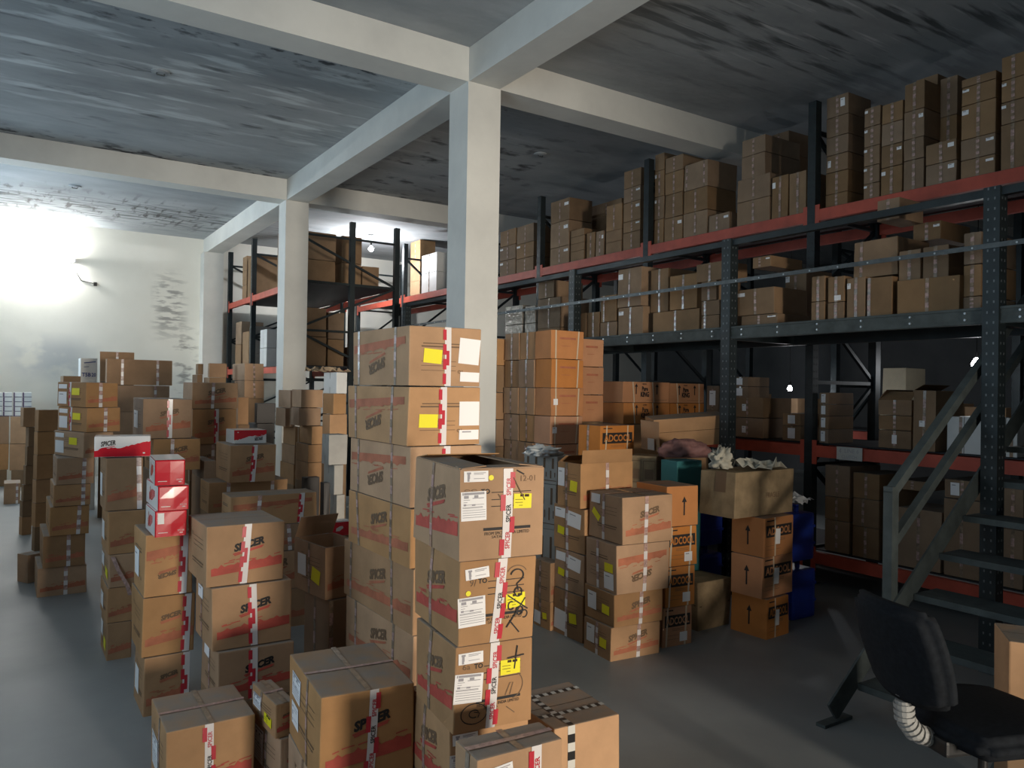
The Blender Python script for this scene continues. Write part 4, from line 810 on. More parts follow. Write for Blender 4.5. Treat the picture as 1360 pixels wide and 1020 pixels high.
["old",[5.74,4.342,3.17],0,[0.45,0.169,0.376],{"st":[["L","w",0.12,0.8,0.2,0.14,0]]},"brown carton at eighth place from left, third bay of top red shelf",39],
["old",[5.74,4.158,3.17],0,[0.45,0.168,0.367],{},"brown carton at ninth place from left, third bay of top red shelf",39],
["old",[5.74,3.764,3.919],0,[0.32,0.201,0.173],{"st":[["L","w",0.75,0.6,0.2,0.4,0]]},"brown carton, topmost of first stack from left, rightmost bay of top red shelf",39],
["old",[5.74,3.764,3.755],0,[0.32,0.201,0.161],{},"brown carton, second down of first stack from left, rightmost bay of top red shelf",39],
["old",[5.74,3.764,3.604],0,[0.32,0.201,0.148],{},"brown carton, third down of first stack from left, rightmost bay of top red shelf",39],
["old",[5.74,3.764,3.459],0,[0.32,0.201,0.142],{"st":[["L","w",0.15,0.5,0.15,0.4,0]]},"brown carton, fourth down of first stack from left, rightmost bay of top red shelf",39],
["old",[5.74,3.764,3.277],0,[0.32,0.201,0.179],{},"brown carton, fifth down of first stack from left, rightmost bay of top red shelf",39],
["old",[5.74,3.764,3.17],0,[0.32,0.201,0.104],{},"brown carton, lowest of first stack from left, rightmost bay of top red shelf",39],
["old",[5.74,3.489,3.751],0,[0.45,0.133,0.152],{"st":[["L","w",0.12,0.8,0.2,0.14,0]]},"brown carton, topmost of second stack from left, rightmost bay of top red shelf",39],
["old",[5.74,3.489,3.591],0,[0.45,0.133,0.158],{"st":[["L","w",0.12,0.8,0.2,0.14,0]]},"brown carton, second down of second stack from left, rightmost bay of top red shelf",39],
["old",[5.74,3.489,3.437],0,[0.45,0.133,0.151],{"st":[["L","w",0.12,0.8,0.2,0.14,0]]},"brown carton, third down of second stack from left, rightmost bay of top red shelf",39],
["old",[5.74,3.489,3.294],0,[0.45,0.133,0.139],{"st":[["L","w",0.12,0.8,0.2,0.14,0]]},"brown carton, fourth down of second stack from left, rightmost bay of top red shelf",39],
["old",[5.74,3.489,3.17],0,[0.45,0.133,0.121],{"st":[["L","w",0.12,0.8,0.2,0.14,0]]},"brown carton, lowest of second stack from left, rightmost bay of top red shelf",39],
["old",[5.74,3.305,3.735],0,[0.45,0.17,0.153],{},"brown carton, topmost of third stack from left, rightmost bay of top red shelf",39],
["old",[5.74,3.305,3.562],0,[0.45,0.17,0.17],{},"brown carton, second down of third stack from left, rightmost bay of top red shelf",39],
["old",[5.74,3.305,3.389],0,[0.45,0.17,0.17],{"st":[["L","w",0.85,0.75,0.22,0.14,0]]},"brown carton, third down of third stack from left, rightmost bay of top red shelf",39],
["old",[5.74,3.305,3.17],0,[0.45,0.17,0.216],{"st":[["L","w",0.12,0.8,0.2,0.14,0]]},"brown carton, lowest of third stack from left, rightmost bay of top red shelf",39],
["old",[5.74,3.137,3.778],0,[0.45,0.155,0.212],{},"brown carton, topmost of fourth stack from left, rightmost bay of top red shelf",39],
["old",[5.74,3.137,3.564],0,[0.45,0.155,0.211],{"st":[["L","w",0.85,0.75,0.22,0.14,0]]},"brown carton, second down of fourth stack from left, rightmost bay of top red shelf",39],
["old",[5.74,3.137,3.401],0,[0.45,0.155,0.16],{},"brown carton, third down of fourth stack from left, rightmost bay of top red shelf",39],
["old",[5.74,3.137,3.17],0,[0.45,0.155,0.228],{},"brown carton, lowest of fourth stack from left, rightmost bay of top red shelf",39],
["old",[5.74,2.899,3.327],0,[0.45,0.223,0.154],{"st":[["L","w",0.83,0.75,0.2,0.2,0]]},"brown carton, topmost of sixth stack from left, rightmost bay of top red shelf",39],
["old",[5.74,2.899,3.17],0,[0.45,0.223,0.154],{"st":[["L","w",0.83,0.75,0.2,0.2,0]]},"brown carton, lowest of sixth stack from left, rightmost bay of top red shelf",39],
["old",[5.74,2.636,3.831],0,[0.45,0.231,0.057],{},"brown carton, topmost of eighth stack from left, rightmost bay of top red shelf",39],
["old",[5.74,2.636,3.697],0,[0.45,0.231,0.131],{"st":[["L","w",0.12,0.8,0.2,0.14,0]]},"brown carton, second down of eighth stack from left, rightmost bay of top red shelf",39],
["old",[5.74,2.636,3.452],0,[0.45,0.231,0.242],{"st":[["L","w",0.12,0.8,0.2,0.14,0]]},"brown carton, third down of eighth stack from left, rightmost bay of top red shelf",39],
["old",[5.74,2.636,3.303],0,[0.45,0.231,0.146],{"st":[["L","w",0.85,0.75,0.22,0.14,0]]},"brown carton, fourth down of eighth stack from left, rightmost bay of top red shelf",39],
["old",[5.74,2.636,3.17],0,[0.45,0.231,0.13],{"st":[["L","w",0.85,0.75,0.22,0.14,0]]},"brown carton, lowest of eighth stack from left, rightmost bay of top red shelf",39],
["old",[5.74,2.451,3.796],0,[0.45,0.148,0.162],{},"brown carton, topmost of ninth stack from left, rightmost bay of top red shelf",39],
["old",[5.74,2.451,3.642],0,[0.45,0.148,0.151],{"st":[["L","w",0.12,0.8,0.2,0.14,0]]},"brown carton, second down of ninth stack from left, rightmost bay of top red shelf",39],
["old",[5.74,2.451,3.488],0,[0.45,0.148,0.151],{"st":[["L","w",0.12,0.8,0.2,0.14,0]]},"brown carton, third down of ninth stack from left, rightmost bay of top red shelf",39],
["old",[5.74,2.451,3.17],0,[0.45,0.148,0.315],{},"brown carton, lowest of ninth stack from left, rightmost bay of top red shelf",39],
["old",[6.14,12.405,3.894],0,[0.3,0.394,0.364],{},"deep set carton, topmost of first stack from left, leftmost bay of top red shelf",39],
["old",[6.14,12.405,3.528],0,[0.3,0.394,0.363],{},"",-1],
["old",[6.14,12.405,3.17],0,[0.3,0.394,0.355],{},"",-1],
["old",[6.24,7.116,3.792],0,[0.3,0.573,0.173],{},"deep set carton, topmost of fifth stack from left, second bay of top red shelf",39],
["old",[6.24,7.116,3.17],0,[0.3,0.573,0.619],{},"",-1],
["old",[6.26,4.733,3.921],0,[0.3,0.239,0.224],{},"brown carton, topmost of seventh stack from left, third bay of top red shelf",39],
["old",[6.26,4.733,3.17],0,[0.3,0.239,0.748],{},"",-1],
["old",[5.76,4.607,3.819],0,[0.5,0.269,0.156],{},"brown carton, topmost of fifth stack from left, third bay of top red shelf",39],
["old",[5.76,4.607,3.607],0,[0.5,0.269,0.209],{},"brown carton, lowest of fifth stack from left, third bay of top red shelf",39],
["old",[5.96,3.009,3.738],0,[0.25,0.127,0.295],{},"high brown carton, topmost of seventh stack from left, rightmost bay of top red shelf",39],
["old",[5.96,3.009,3.484],0,[0.25,0.127,0.251],{},"high brown carton, lowest of seventh stack from left, rightmost bay of top red shelf",39],
["old",[5.99,3.172,3.993],0,[0.25,0.17,0.108],{},"",-1],
["wrap",[4.93,7.308,2.354],0,[0.3,0.36,0.222],{},"wrapped carton, topmost of first stack from left, leftmost bay of dark mid deck",40],
["wrap",[4.93,7.308,2.13],0,[0.3,0.36,0.221],{},"wrapped carton, lowest of first stack from left, leftmost bay of dark mid deck",40],
["wrap",[4.93,7.052,2.352],0,[0.3,0.202,0.194],{},"wrapped carton, topmost of second stack from left, leftmost bay of dark mid deck",40],
["wrap",[4.93,7.052,2.13],0,[0.3,0.202,0.219],{},"wrapped carton, lowest of second stack from left, leftmost bay of dark mid deck",40],
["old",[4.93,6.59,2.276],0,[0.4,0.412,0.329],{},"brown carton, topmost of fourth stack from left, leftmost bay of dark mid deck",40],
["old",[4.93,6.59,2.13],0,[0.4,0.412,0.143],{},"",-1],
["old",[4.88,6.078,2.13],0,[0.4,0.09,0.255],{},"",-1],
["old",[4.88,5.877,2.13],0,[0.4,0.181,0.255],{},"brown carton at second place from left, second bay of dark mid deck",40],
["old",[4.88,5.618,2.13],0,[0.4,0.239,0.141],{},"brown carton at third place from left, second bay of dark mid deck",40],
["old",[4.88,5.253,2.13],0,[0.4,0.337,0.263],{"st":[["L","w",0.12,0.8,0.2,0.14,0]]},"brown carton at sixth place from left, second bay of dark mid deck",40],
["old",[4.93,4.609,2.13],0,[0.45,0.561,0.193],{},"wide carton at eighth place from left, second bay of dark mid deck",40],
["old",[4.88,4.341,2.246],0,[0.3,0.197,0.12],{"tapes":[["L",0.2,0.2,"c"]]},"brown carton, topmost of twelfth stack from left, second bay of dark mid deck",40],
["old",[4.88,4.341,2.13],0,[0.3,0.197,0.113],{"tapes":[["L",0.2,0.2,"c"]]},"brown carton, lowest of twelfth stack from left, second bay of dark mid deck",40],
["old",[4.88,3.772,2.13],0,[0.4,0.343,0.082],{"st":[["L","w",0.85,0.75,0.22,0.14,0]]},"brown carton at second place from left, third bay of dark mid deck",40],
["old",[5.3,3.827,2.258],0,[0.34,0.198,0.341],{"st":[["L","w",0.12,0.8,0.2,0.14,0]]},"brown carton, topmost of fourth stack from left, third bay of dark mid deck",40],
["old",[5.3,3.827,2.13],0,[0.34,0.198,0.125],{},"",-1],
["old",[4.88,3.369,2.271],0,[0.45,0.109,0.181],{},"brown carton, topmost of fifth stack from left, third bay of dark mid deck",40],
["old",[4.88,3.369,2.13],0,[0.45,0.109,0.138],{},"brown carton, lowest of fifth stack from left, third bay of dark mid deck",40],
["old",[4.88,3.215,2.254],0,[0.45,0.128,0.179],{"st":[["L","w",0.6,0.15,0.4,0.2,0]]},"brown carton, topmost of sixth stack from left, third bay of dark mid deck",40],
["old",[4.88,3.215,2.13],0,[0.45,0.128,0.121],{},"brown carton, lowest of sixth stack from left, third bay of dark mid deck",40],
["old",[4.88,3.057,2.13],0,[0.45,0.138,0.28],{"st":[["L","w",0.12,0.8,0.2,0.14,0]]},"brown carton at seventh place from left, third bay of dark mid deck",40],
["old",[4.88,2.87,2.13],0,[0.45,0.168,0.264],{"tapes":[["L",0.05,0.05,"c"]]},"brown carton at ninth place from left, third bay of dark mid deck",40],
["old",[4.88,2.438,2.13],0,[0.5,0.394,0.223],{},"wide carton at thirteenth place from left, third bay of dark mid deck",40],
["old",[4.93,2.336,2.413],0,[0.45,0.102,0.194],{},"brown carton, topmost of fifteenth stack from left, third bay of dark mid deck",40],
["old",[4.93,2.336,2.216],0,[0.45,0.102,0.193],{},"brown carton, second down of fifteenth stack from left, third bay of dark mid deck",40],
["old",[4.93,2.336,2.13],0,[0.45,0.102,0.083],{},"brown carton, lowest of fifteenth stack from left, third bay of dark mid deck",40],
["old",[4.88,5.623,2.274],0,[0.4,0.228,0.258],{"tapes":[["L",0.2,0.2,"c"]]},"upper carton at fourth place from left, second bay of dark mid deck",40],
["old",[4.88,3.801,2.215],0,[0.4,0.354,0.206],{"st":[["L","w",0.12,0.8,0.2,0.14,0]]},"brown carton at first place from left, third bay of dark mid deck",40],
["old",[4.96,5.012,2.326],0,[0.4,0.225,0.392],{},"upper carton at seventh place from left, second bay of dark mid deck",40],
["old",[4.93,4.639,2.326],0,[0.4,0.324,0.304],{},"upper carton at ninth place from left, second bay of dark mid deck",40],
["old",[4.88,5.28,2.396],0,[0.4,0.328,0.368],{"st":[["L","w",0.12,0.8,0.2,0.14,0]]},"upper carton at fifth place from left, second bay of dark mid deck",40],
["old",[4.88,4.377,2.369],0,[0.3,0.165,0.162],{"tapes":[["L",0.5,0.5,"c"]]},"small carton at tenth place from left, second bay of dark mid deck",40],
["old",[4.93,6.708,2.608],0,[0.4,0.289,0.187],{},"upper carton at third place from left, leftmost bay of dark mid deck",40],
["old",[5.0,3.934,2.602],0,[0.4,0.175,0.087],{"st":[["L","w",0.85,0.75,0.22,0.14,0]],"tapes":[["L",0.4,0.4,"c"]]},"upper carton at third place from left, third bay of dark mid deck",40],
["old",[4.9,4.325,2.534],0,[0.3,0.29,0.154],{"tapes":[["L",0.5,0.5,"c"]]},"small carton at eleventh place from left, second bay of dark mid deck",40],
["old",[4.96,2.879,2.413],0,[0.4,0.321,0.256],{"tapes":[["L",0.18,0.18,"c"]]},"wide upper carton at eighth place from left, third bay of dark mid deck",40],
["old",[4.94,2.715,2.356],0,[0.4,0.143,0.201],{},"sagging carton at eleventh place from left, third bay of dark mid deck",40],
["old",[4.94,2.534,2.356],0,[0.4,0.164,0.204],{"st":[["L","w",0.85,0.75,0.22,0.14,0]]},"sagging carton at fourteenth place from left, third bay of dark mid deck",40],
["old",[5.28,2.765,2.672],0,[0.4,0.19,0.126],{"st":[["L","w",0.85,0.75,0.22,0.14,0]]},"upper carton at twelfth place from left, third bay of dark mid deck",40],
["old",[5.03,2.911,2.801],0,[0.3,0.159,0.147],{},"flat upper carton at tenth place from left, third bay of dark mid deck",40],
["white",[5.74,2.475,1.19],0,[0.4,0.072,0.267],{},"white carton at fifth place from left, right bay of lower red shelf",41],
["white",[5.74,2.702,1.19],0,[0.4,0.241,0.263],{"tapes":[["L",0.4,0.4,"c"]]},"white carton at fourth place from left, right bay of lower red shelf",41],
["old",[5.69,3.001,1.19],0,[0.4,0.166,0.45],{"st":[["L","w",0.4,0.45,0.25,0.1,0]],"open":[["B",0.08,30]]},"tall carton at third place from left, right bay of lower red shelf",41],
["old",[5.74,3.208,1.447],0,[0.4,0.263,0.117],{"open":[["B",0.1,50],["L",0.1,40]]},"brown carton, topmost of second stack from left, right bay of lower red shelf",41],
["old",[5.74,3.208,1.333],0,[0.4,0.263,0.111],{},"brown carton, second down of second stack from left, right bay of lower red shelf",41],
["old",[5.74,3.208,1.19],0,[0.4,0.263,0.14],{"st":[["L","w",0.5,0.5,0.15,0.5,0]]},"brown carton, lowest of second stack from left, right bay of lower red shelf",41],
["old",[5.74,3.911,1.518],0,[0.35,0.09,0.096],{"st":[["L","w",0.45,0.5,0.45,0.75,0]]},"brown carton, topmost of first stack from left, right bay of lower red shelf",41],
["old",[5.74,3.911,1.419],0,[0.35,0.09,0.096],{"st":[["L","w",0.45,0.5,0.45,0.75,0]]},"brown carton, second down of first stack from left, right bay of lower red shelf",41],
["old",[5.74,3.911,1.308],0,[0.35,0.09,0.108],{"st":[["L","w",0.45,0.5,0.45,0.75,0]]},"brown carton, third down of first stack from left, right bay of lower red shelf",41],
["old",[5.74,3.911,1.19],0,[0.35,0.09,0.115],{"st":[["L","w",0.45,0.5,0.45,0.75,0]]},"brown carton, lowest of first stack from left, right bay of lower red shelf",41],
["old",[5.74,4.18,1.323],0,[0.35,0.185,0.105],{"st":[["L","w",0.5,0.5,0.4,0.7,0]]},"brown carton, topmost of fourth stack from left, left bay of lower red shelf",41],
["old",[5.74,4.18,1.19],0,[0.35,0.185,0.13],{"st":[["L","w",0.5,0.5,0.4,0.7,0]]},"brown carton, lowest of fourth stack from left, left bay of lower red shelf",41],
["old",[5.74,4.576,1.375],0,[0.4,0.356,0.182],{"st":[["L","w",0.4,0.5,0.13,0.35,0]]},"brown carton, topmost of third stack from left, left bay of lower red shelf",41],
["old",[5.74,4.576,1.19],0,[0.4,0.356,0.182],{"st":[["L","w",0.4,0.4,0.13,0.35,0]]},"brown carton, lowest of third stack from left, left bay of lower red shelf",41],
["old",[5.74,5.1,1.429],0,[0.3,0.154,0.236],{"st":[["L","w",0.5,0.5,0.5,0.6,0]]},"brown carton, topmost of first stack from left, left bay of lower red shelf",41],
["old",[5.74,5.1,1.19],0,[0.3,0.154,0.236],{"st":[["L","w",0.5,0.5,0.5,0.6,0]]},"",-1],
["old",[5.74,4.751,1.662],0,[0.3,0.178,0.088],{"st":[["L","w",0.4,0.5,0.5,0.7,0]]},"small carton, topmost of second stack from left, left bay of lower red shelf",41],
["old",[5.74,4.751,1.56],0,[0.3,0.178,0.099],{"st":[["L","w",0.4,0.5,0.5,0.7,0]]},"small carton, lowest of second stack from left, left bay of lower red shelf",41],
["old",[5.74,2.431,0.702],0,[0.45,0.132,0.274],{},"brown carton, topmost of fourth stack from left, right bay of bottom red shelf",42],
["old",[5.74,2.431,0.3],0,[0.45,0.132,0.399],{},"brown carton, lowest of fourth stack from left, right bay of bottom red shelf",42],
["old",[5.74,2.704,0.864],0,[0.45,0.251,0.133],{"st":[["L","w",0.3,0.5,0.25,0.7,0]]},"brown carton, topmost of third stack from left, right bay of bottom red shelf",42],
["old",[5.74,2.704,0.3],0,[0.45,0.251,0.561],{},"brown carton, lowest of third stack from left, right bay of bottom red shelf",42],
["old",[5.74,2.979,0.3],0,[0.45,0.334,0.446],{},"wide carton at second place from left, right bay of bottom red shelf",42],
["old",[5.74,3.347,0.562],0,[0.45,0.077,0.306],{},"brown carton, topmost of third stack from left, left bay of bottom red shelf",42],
["old",[5.74,3.347,0.3],0,[0.45,0.077,0.259],{},"",-1],
["old",[5.74,3.458,0.771],0,[0.45,0.223,0.203],{},"brown carton, topmost of second stack from left, left bay of bottom red shelf",42],
["old",[5.74,3.458,0.547],0,[0.45,0.223,0.221],{"tapes":[["L",0.4,0.4,"c"]]},"brown carton, second down of second stack from left, left bay of bottom red shelf",42],
["old",[5.74,3.458,0.3],0,[0.45,0.223,0.244],{},"brown carton, lowest of second stack from left, left bay of bottom red shelf",42],
["old",[5.74,3.716,0.756],0,[0.45,0.219,0.259],{},"brown carton, topmost of first stack from left, left bay of bottom red shelf",42],
["old",[5.74,3.716,0.561],0,[0.45,0.219,0.191],{},"brown carton, second down of first stack from left, left bay of bottom red shelf",42],
["old",[5.74,3.716,0.3],0,[0.45,0.219,0.258],{},"brown carton, lowest of first stack from left, left bay of bottom red shelf",42],
["old",[5.84,3.136,0.871],0,[0.45,0.227,0.074],{},"upper carton at first place from left, right bay of bottom red shelf",42],
["old",[3.42,13.02,3.09],0,[0.5,0.5,0.68],{"tapes":[]},"tall yellowish carton on the far rack top, left of column",43],
["old",[3.42,13.6,3.09],0,[0.5,0.28,0.245],{"tapes":[]},"",-1],
["old",[3.42,13.6,3.34],0,[0.5,0.28,0.245],{"tapes":[]},"",-1],
["old",[3.42,13.6,3.59],0,[0.5,0.28,0.245],{"tapes":[]},"",-1],
["old",[3.42,11.3,3.09],0,[0.74,0.5,0.415],{"tapes":[]},"big brown carton, lower left one at the near end of far rack",43],
["old",[4.26,11.3,3.09],0,[0.32,0.5,0.415],{"tapes":[]},"big brown carton, lower right one at the near end of far rack",43],
["old",[3.42,11.3,3.51],0,[0.74,0.5,0.415],{"tapes":[]},"big brown carton, upper left one at the near end of far rack",43],
["old",[4.26,11.3,3.51],0,[0.32,0.5,0.415],{"tapes":[]},"big brown carton, upper right one at the near end of far rack",43],
["old",[4.6,11.3,3.09],0,[0.27,0.5,0.4],{"tapes":[]},"low brown carton under the bright bulb on far rack",43],
["old",[3.42,13.9,1.9],0,[0.4,0.4,0.42],{"tapes":[]},"",-1],
["old",[3.42,13.9,2.325],0,[0.38,0.4,0.4],{"tapes":[]},"brown carton on top at the far rack wall end",43],
["old",[3.42,13.38,1.9],0,[0.4,0.4,0.62],{"tapes":[]},"tall brown carton mid level of far rack, left part",43],
["grey",[3.42,13.02,1.9],0,[0.35,0.32,0.225],{"tapes":[]},"",-1],
["grey",[3.42,13.02,2.13],0,[0.35,0.32,0.225],{"tapes":[]},"",-1],
["grey",[3.42,13.02,2.36],0,[0.35,0.32,0.225],{"tapes":[]},"",-1],
["white",[3.42,12.3,1.9],0,[0.35,0.38,0.295],{"tapes":[]},"white carton, lower beside pale stack on far rack",43],
["white",[3.42,12.3,2.2],0,[0.35,0.38,0.295],{"tapes":[]},"white carton, upper beside pale stack on far rack",43],
["old",[3.45,10.85,1.9],0,[0.42,0.5,0.415],{"tapes":[]},"tan carton, lower right of the second column on far rack",43],
["old",[3.45,10.85,2.32],0,[0.42,0.5,0.415],{"tapes":[]},"tan carton, upper right of the second column on far rack",43],
["old",[3.92,10.9,1.9],0,[0.24,0.5,0.395],{"tapes":[]},"brown carton, lower near far rack middle post",43],
["old",[3.92,10.9,2.3],0,[0.24,0.5,0.395],{"tapes":[]},"brown carton, upper near far rack middle post",43],
["old",[4.3,10.9,1.9],0,[0.5,0.5,0.3],{"tapes":[]},"",-1],
["old",[8.45,3.75,1.19],0,[0.5,0.4,0.3],{"tapes":[]},"",-1],
["old",[8.45,4.3,1.19],0,[0.5,0.4,0.33],{"tapes":[]},"",-1],
["cream",[8.45,4.75,1.19],0,[0.5,0.42,0.3],{"tapes":[]},"carton, fourth from right on the deep rack beyond the aisle",44],
["old",[8.45,6.2,1.19],0,[0.5,0.5,0.35],{"tapes":[]},"carton, fifth from right on the deep rack beyond the aisle",44],
["old",[8.45,7.0,1.19],0,[0.5,0.5,0.4],{"tapes":[]},"",-1],
["cream",[8.47,4.8,1.493],0,[0.4,0.28,0.42],{"tapes":[]},"cream upright carton lit by the lamp on the deep rack",44]]}''')
GR=DATA['g']; ND=DATA['n']
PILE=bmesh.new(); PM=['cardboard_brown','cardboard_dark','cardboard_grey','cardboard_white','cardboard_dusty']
for i,(st,p,a,d,o,lab,g) in enumerate(DATA['b']):
    if g<0:      # the small and half hidden rest of the cartons: one pile
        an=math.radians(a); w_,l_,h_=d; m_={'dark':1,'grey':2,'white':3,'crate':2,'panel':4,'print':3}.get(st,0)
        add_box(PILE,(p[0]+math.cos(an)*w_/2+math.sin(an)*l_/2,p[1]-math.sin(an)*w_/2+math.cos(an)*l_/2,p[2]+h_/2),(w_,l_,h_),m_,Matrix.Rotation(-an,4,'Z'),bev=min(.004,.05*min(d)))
        continue
    carton((st,p,a,d,o,lab,GR[g],'box',{'wrap':'wrapped_carton','sack':'dusty_carton','shoe':'small_box','red':'red_box','redwhite':'red_and_white_box'}.get(st,'carton'),i))
tagp(link('carton',PILE,PM),'remaining small and half hidden cartons among the stacks and shelves','box','half hidden cartons','stuff')
# ------------------------------------------------------------------ room shell
def slab(name,c,s,m,kind='structure'):
    bm=bmesh.new(); add_box(bm,(0,0,0),s); o=link(name,bm,m); o.location=c; tagp(o,kind=kind); return o
X0,X1,Y0,Y1,ZC=-1.5,14.0,-3.4,14.95,4.27
slab('floor',((X0+X1)/2,(Y0+Y1)/2,-.05),(X1-X0+.4,Y1-Y0+.4,.1),'floor_concrete')
def shell(name,c,s,m):  # origin at the world origin so the stain coordinates are hall coordinates
    bm=bmesh.new(); add_box(bm,c,s); o=link(name,bm,m); tagp(o,kind='structure'); return o
shell('ceiling',((X0+X1)/2,(Y0+Y1)/2,ZC+.06),(X1-X0+.4,Y1-Y0+.4,.12),'concrete_ceiling')
shell('wall_far',((X0+X1)/2,Y1+.1,ZC/2),(X1-X0+.4,.2,ZC),'paint_wall')
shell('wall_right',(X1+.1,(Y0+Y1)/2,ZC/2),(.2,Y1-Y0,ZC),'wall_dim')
# left wall with a row of windows, back wall with the loading door
def wall_open(name,axis,pos,a0,a1,opens,m):
    bm=bmesh.new(); cuts=sorted(opens); cur=a0
    def piece(u0,u1,z0,z1):
        if u1-u0<.01 or z1-z0<.01: return
        if axis=='X': add_box(bm,(pos,(u0+u1)/2,(z0+z1)/2),(.2,u1-u0,z1-z0))
        else: add_box(bm,((u0+u1)/2,pos,(z0+z1)/2),(u1-u0,.2,z1-z0))
    for u0,u1,z0,z1 in cuts:
        piece(cur,u0,0,ZC); piece(u0,u1,0,z0); piece(u0,u1,z1,ZC); cur=u1
    piece(cur,a1,0,ZC); o=link(name,bm,m); tagp(o,kind='structure')
WIN=[(1.2,4.2,.9,3.3),(6.4,8.6,1.6,3.9),(10.4,13.4,1.6,3.9)]
wall_open('wall_left','X',X0-.1,Y0,Y1,WIN,'paint_wall')
wall_open('wall_back','Y',Y0-.1,X0,X1,[(1.35,2.5,0,2.6),(2.5,3.05,1.3,2.6)],'paint_wall')  # unseen; jambs and raised right sill shaped to keep daylight off the right side
# columns and beams
def column(x,y,name='column'):
    slab(name,(x,y,2.0),(.30,.30,4.0),'paint_white')
for y in (5.35,10.04): column(3.115,y)
slab('column',(3.10,14.80,2.0),(.34,.30,4.0),'paint_white')
def beam(x0,x1,y0,y1):
    slab('ceiling_beam',((x0+x1)/2,(y0+y1)/2,4.135),(x1-x0,y1-y0,.268),'paint_white')
XB0,XB1=2.975,3.255
beam(XB0,XB1,Y0,Y1)
for yc in (.66,5.35,10.04): 
    beam(X0,XB0-.001,yc-.14,yc+.14); beam(XB1+.001,X1,yc-.14,yc+.14)
# round ceiling fan boxes
for x,y,lab in ((1.05,7.15,'round ceiling box left of the near beam'),(.72,12.0,'round ceiling box near the bright far wall'),(5.0,7.1,'round ceiling box above the dark rack bay'),(4.55,2.55,'round ceiling box at the right above the top cartons')):
    bm=bmesh.new(); add_cyl(bm,(0,0,-.012),(0,0,0),.075,24); add_cyl(bm,(0,0,-.016),(0,0,-.012),.055,24)
    o=link('ceiling_box',bm,'concrete_ceiling'); o.location=(x,y,ZC); tagp(o,lab,'fan box','round ceiling boxes')
    bm=bmesh.new(); add_cyl(bm,(-.03,0,-.03),(.03,0,-.03),.006,8); add_cyl(bm,(-.03,0,-.03),(-.03,0,-.012),.006,8); add_cyl(bm,(.03,0,-.03),(.03,0,-.012),.006,8); link('hook',bm,'galvanised',o)
# ------------------------------------------------------------------ racks
def post(bm,x,y,h,s=.07,mi=0,hole=None,face=(0,-1)):
    add_box(bm,(x,y,h/2),(s,s,h),mi)
    if hole is not None:
        n=int(h/.06)
        for i in range(n):
            z=.05+i*.06
            for dx in(-.018,.018):
                add_box(bm,(x+dx,y-s/2-.0005,z),(.008,.002,.014),hole); add_box(bm,(x-s/2-.0005,y+dx,z),(.002,.008,.014),hole)
def rack(name,label,xf,xb,ys,h,levels,foot=True,skip=()):
    r=empty(name,((xf+xb)/2,(ys[0]+ys[-1])/2,0)); tagp(r,label,'rack'); ox,oy=(xf+xb)/2,(ys[0]+ys[-1])/2
    for y in ys:
        for x in(xf,xb):
            bm=bmesh.new(); post(bm,x-ox,y-oy,h,.075,0,1 if x==xf else None); add_box(bm,(x-ox,y-oy,.005),(.13,.12,.01)); link('upright',bm,['rack_dark','rack_deck'],r)
        bm=bmesh.new(); zs=[.3,1.0,1.7,2.4,3.1,h-.25]; 
        for z in zs: add_bar(bm,(xf-ox,y-oy,z),(xb-ox,y-oy,z),.03,.03)
        for i,(z0,z1) in enumerate(zip(zs,zs[1:])): add_bar(bm,((xf if i%2 else xb)-ox,y-oy,z0),((xb if i%2 else xf)-ox,y-oy,z1),.03,.03)
        link('brace',bm,'rack_dark',r)
    for y0,y1 in zip(ys,ys[1:]):
        for z in levels:
            for x in(xf,xb):
                bm=bmesh.new(); sg=-1 if x==xf else 1
                add_box(bm,(x+sg*.012-ox,(y0+y1)/2-oy,z-.065),(.045,y1-y0-.08,.095))
                for yy in(y0+.055,y1-.055): add_box(bm,(x+sg*.030-ox,yy-oy,z-.075),(.012,.045,.20))
                link('beam',bm,'rack_red',r)
            bm=bmesh.new(); add_box(bm,((xf+xb)/2-ox,(y0+y1)/2-oy,z-.006),(xb-xf-.04,y1-y0-.004,.010)); link('shelf_deck',bm,'rack_deck',r)
    return r
rack('pallet_rack','tall dark pallet rack with red beams along the right side',5.70,6.62,[.05,2.05,4.05,6.07,8.05,10.0,12.1,14.2],4.08,[.298,1.188,3.168])
rack('pallet_rack','dark pallet rack with red beams behind the second column',3.37,4.92,[10.75,12.95,14.55],4.02,[1.898,3.088])
rack('pallet_rack','deep pallet rack in the dark beyond the far aisle',8.34,9.2,[1.6,3.6,5.6,7.6,9.6],3.6,[1.188,2.45])
# middle posts of the wide rack behind the second column
rk=[o for o in bpy.data.objects if o.name.startswith('pallet_rack')][1]
for y in(10.75,12.95): 
    bm=bmesh.new(); post(bm,4.21-rk.location.x,y-rk.location.y,4.02,.075); link('upright',bm,['rack_dark','rack_deck'],rk)
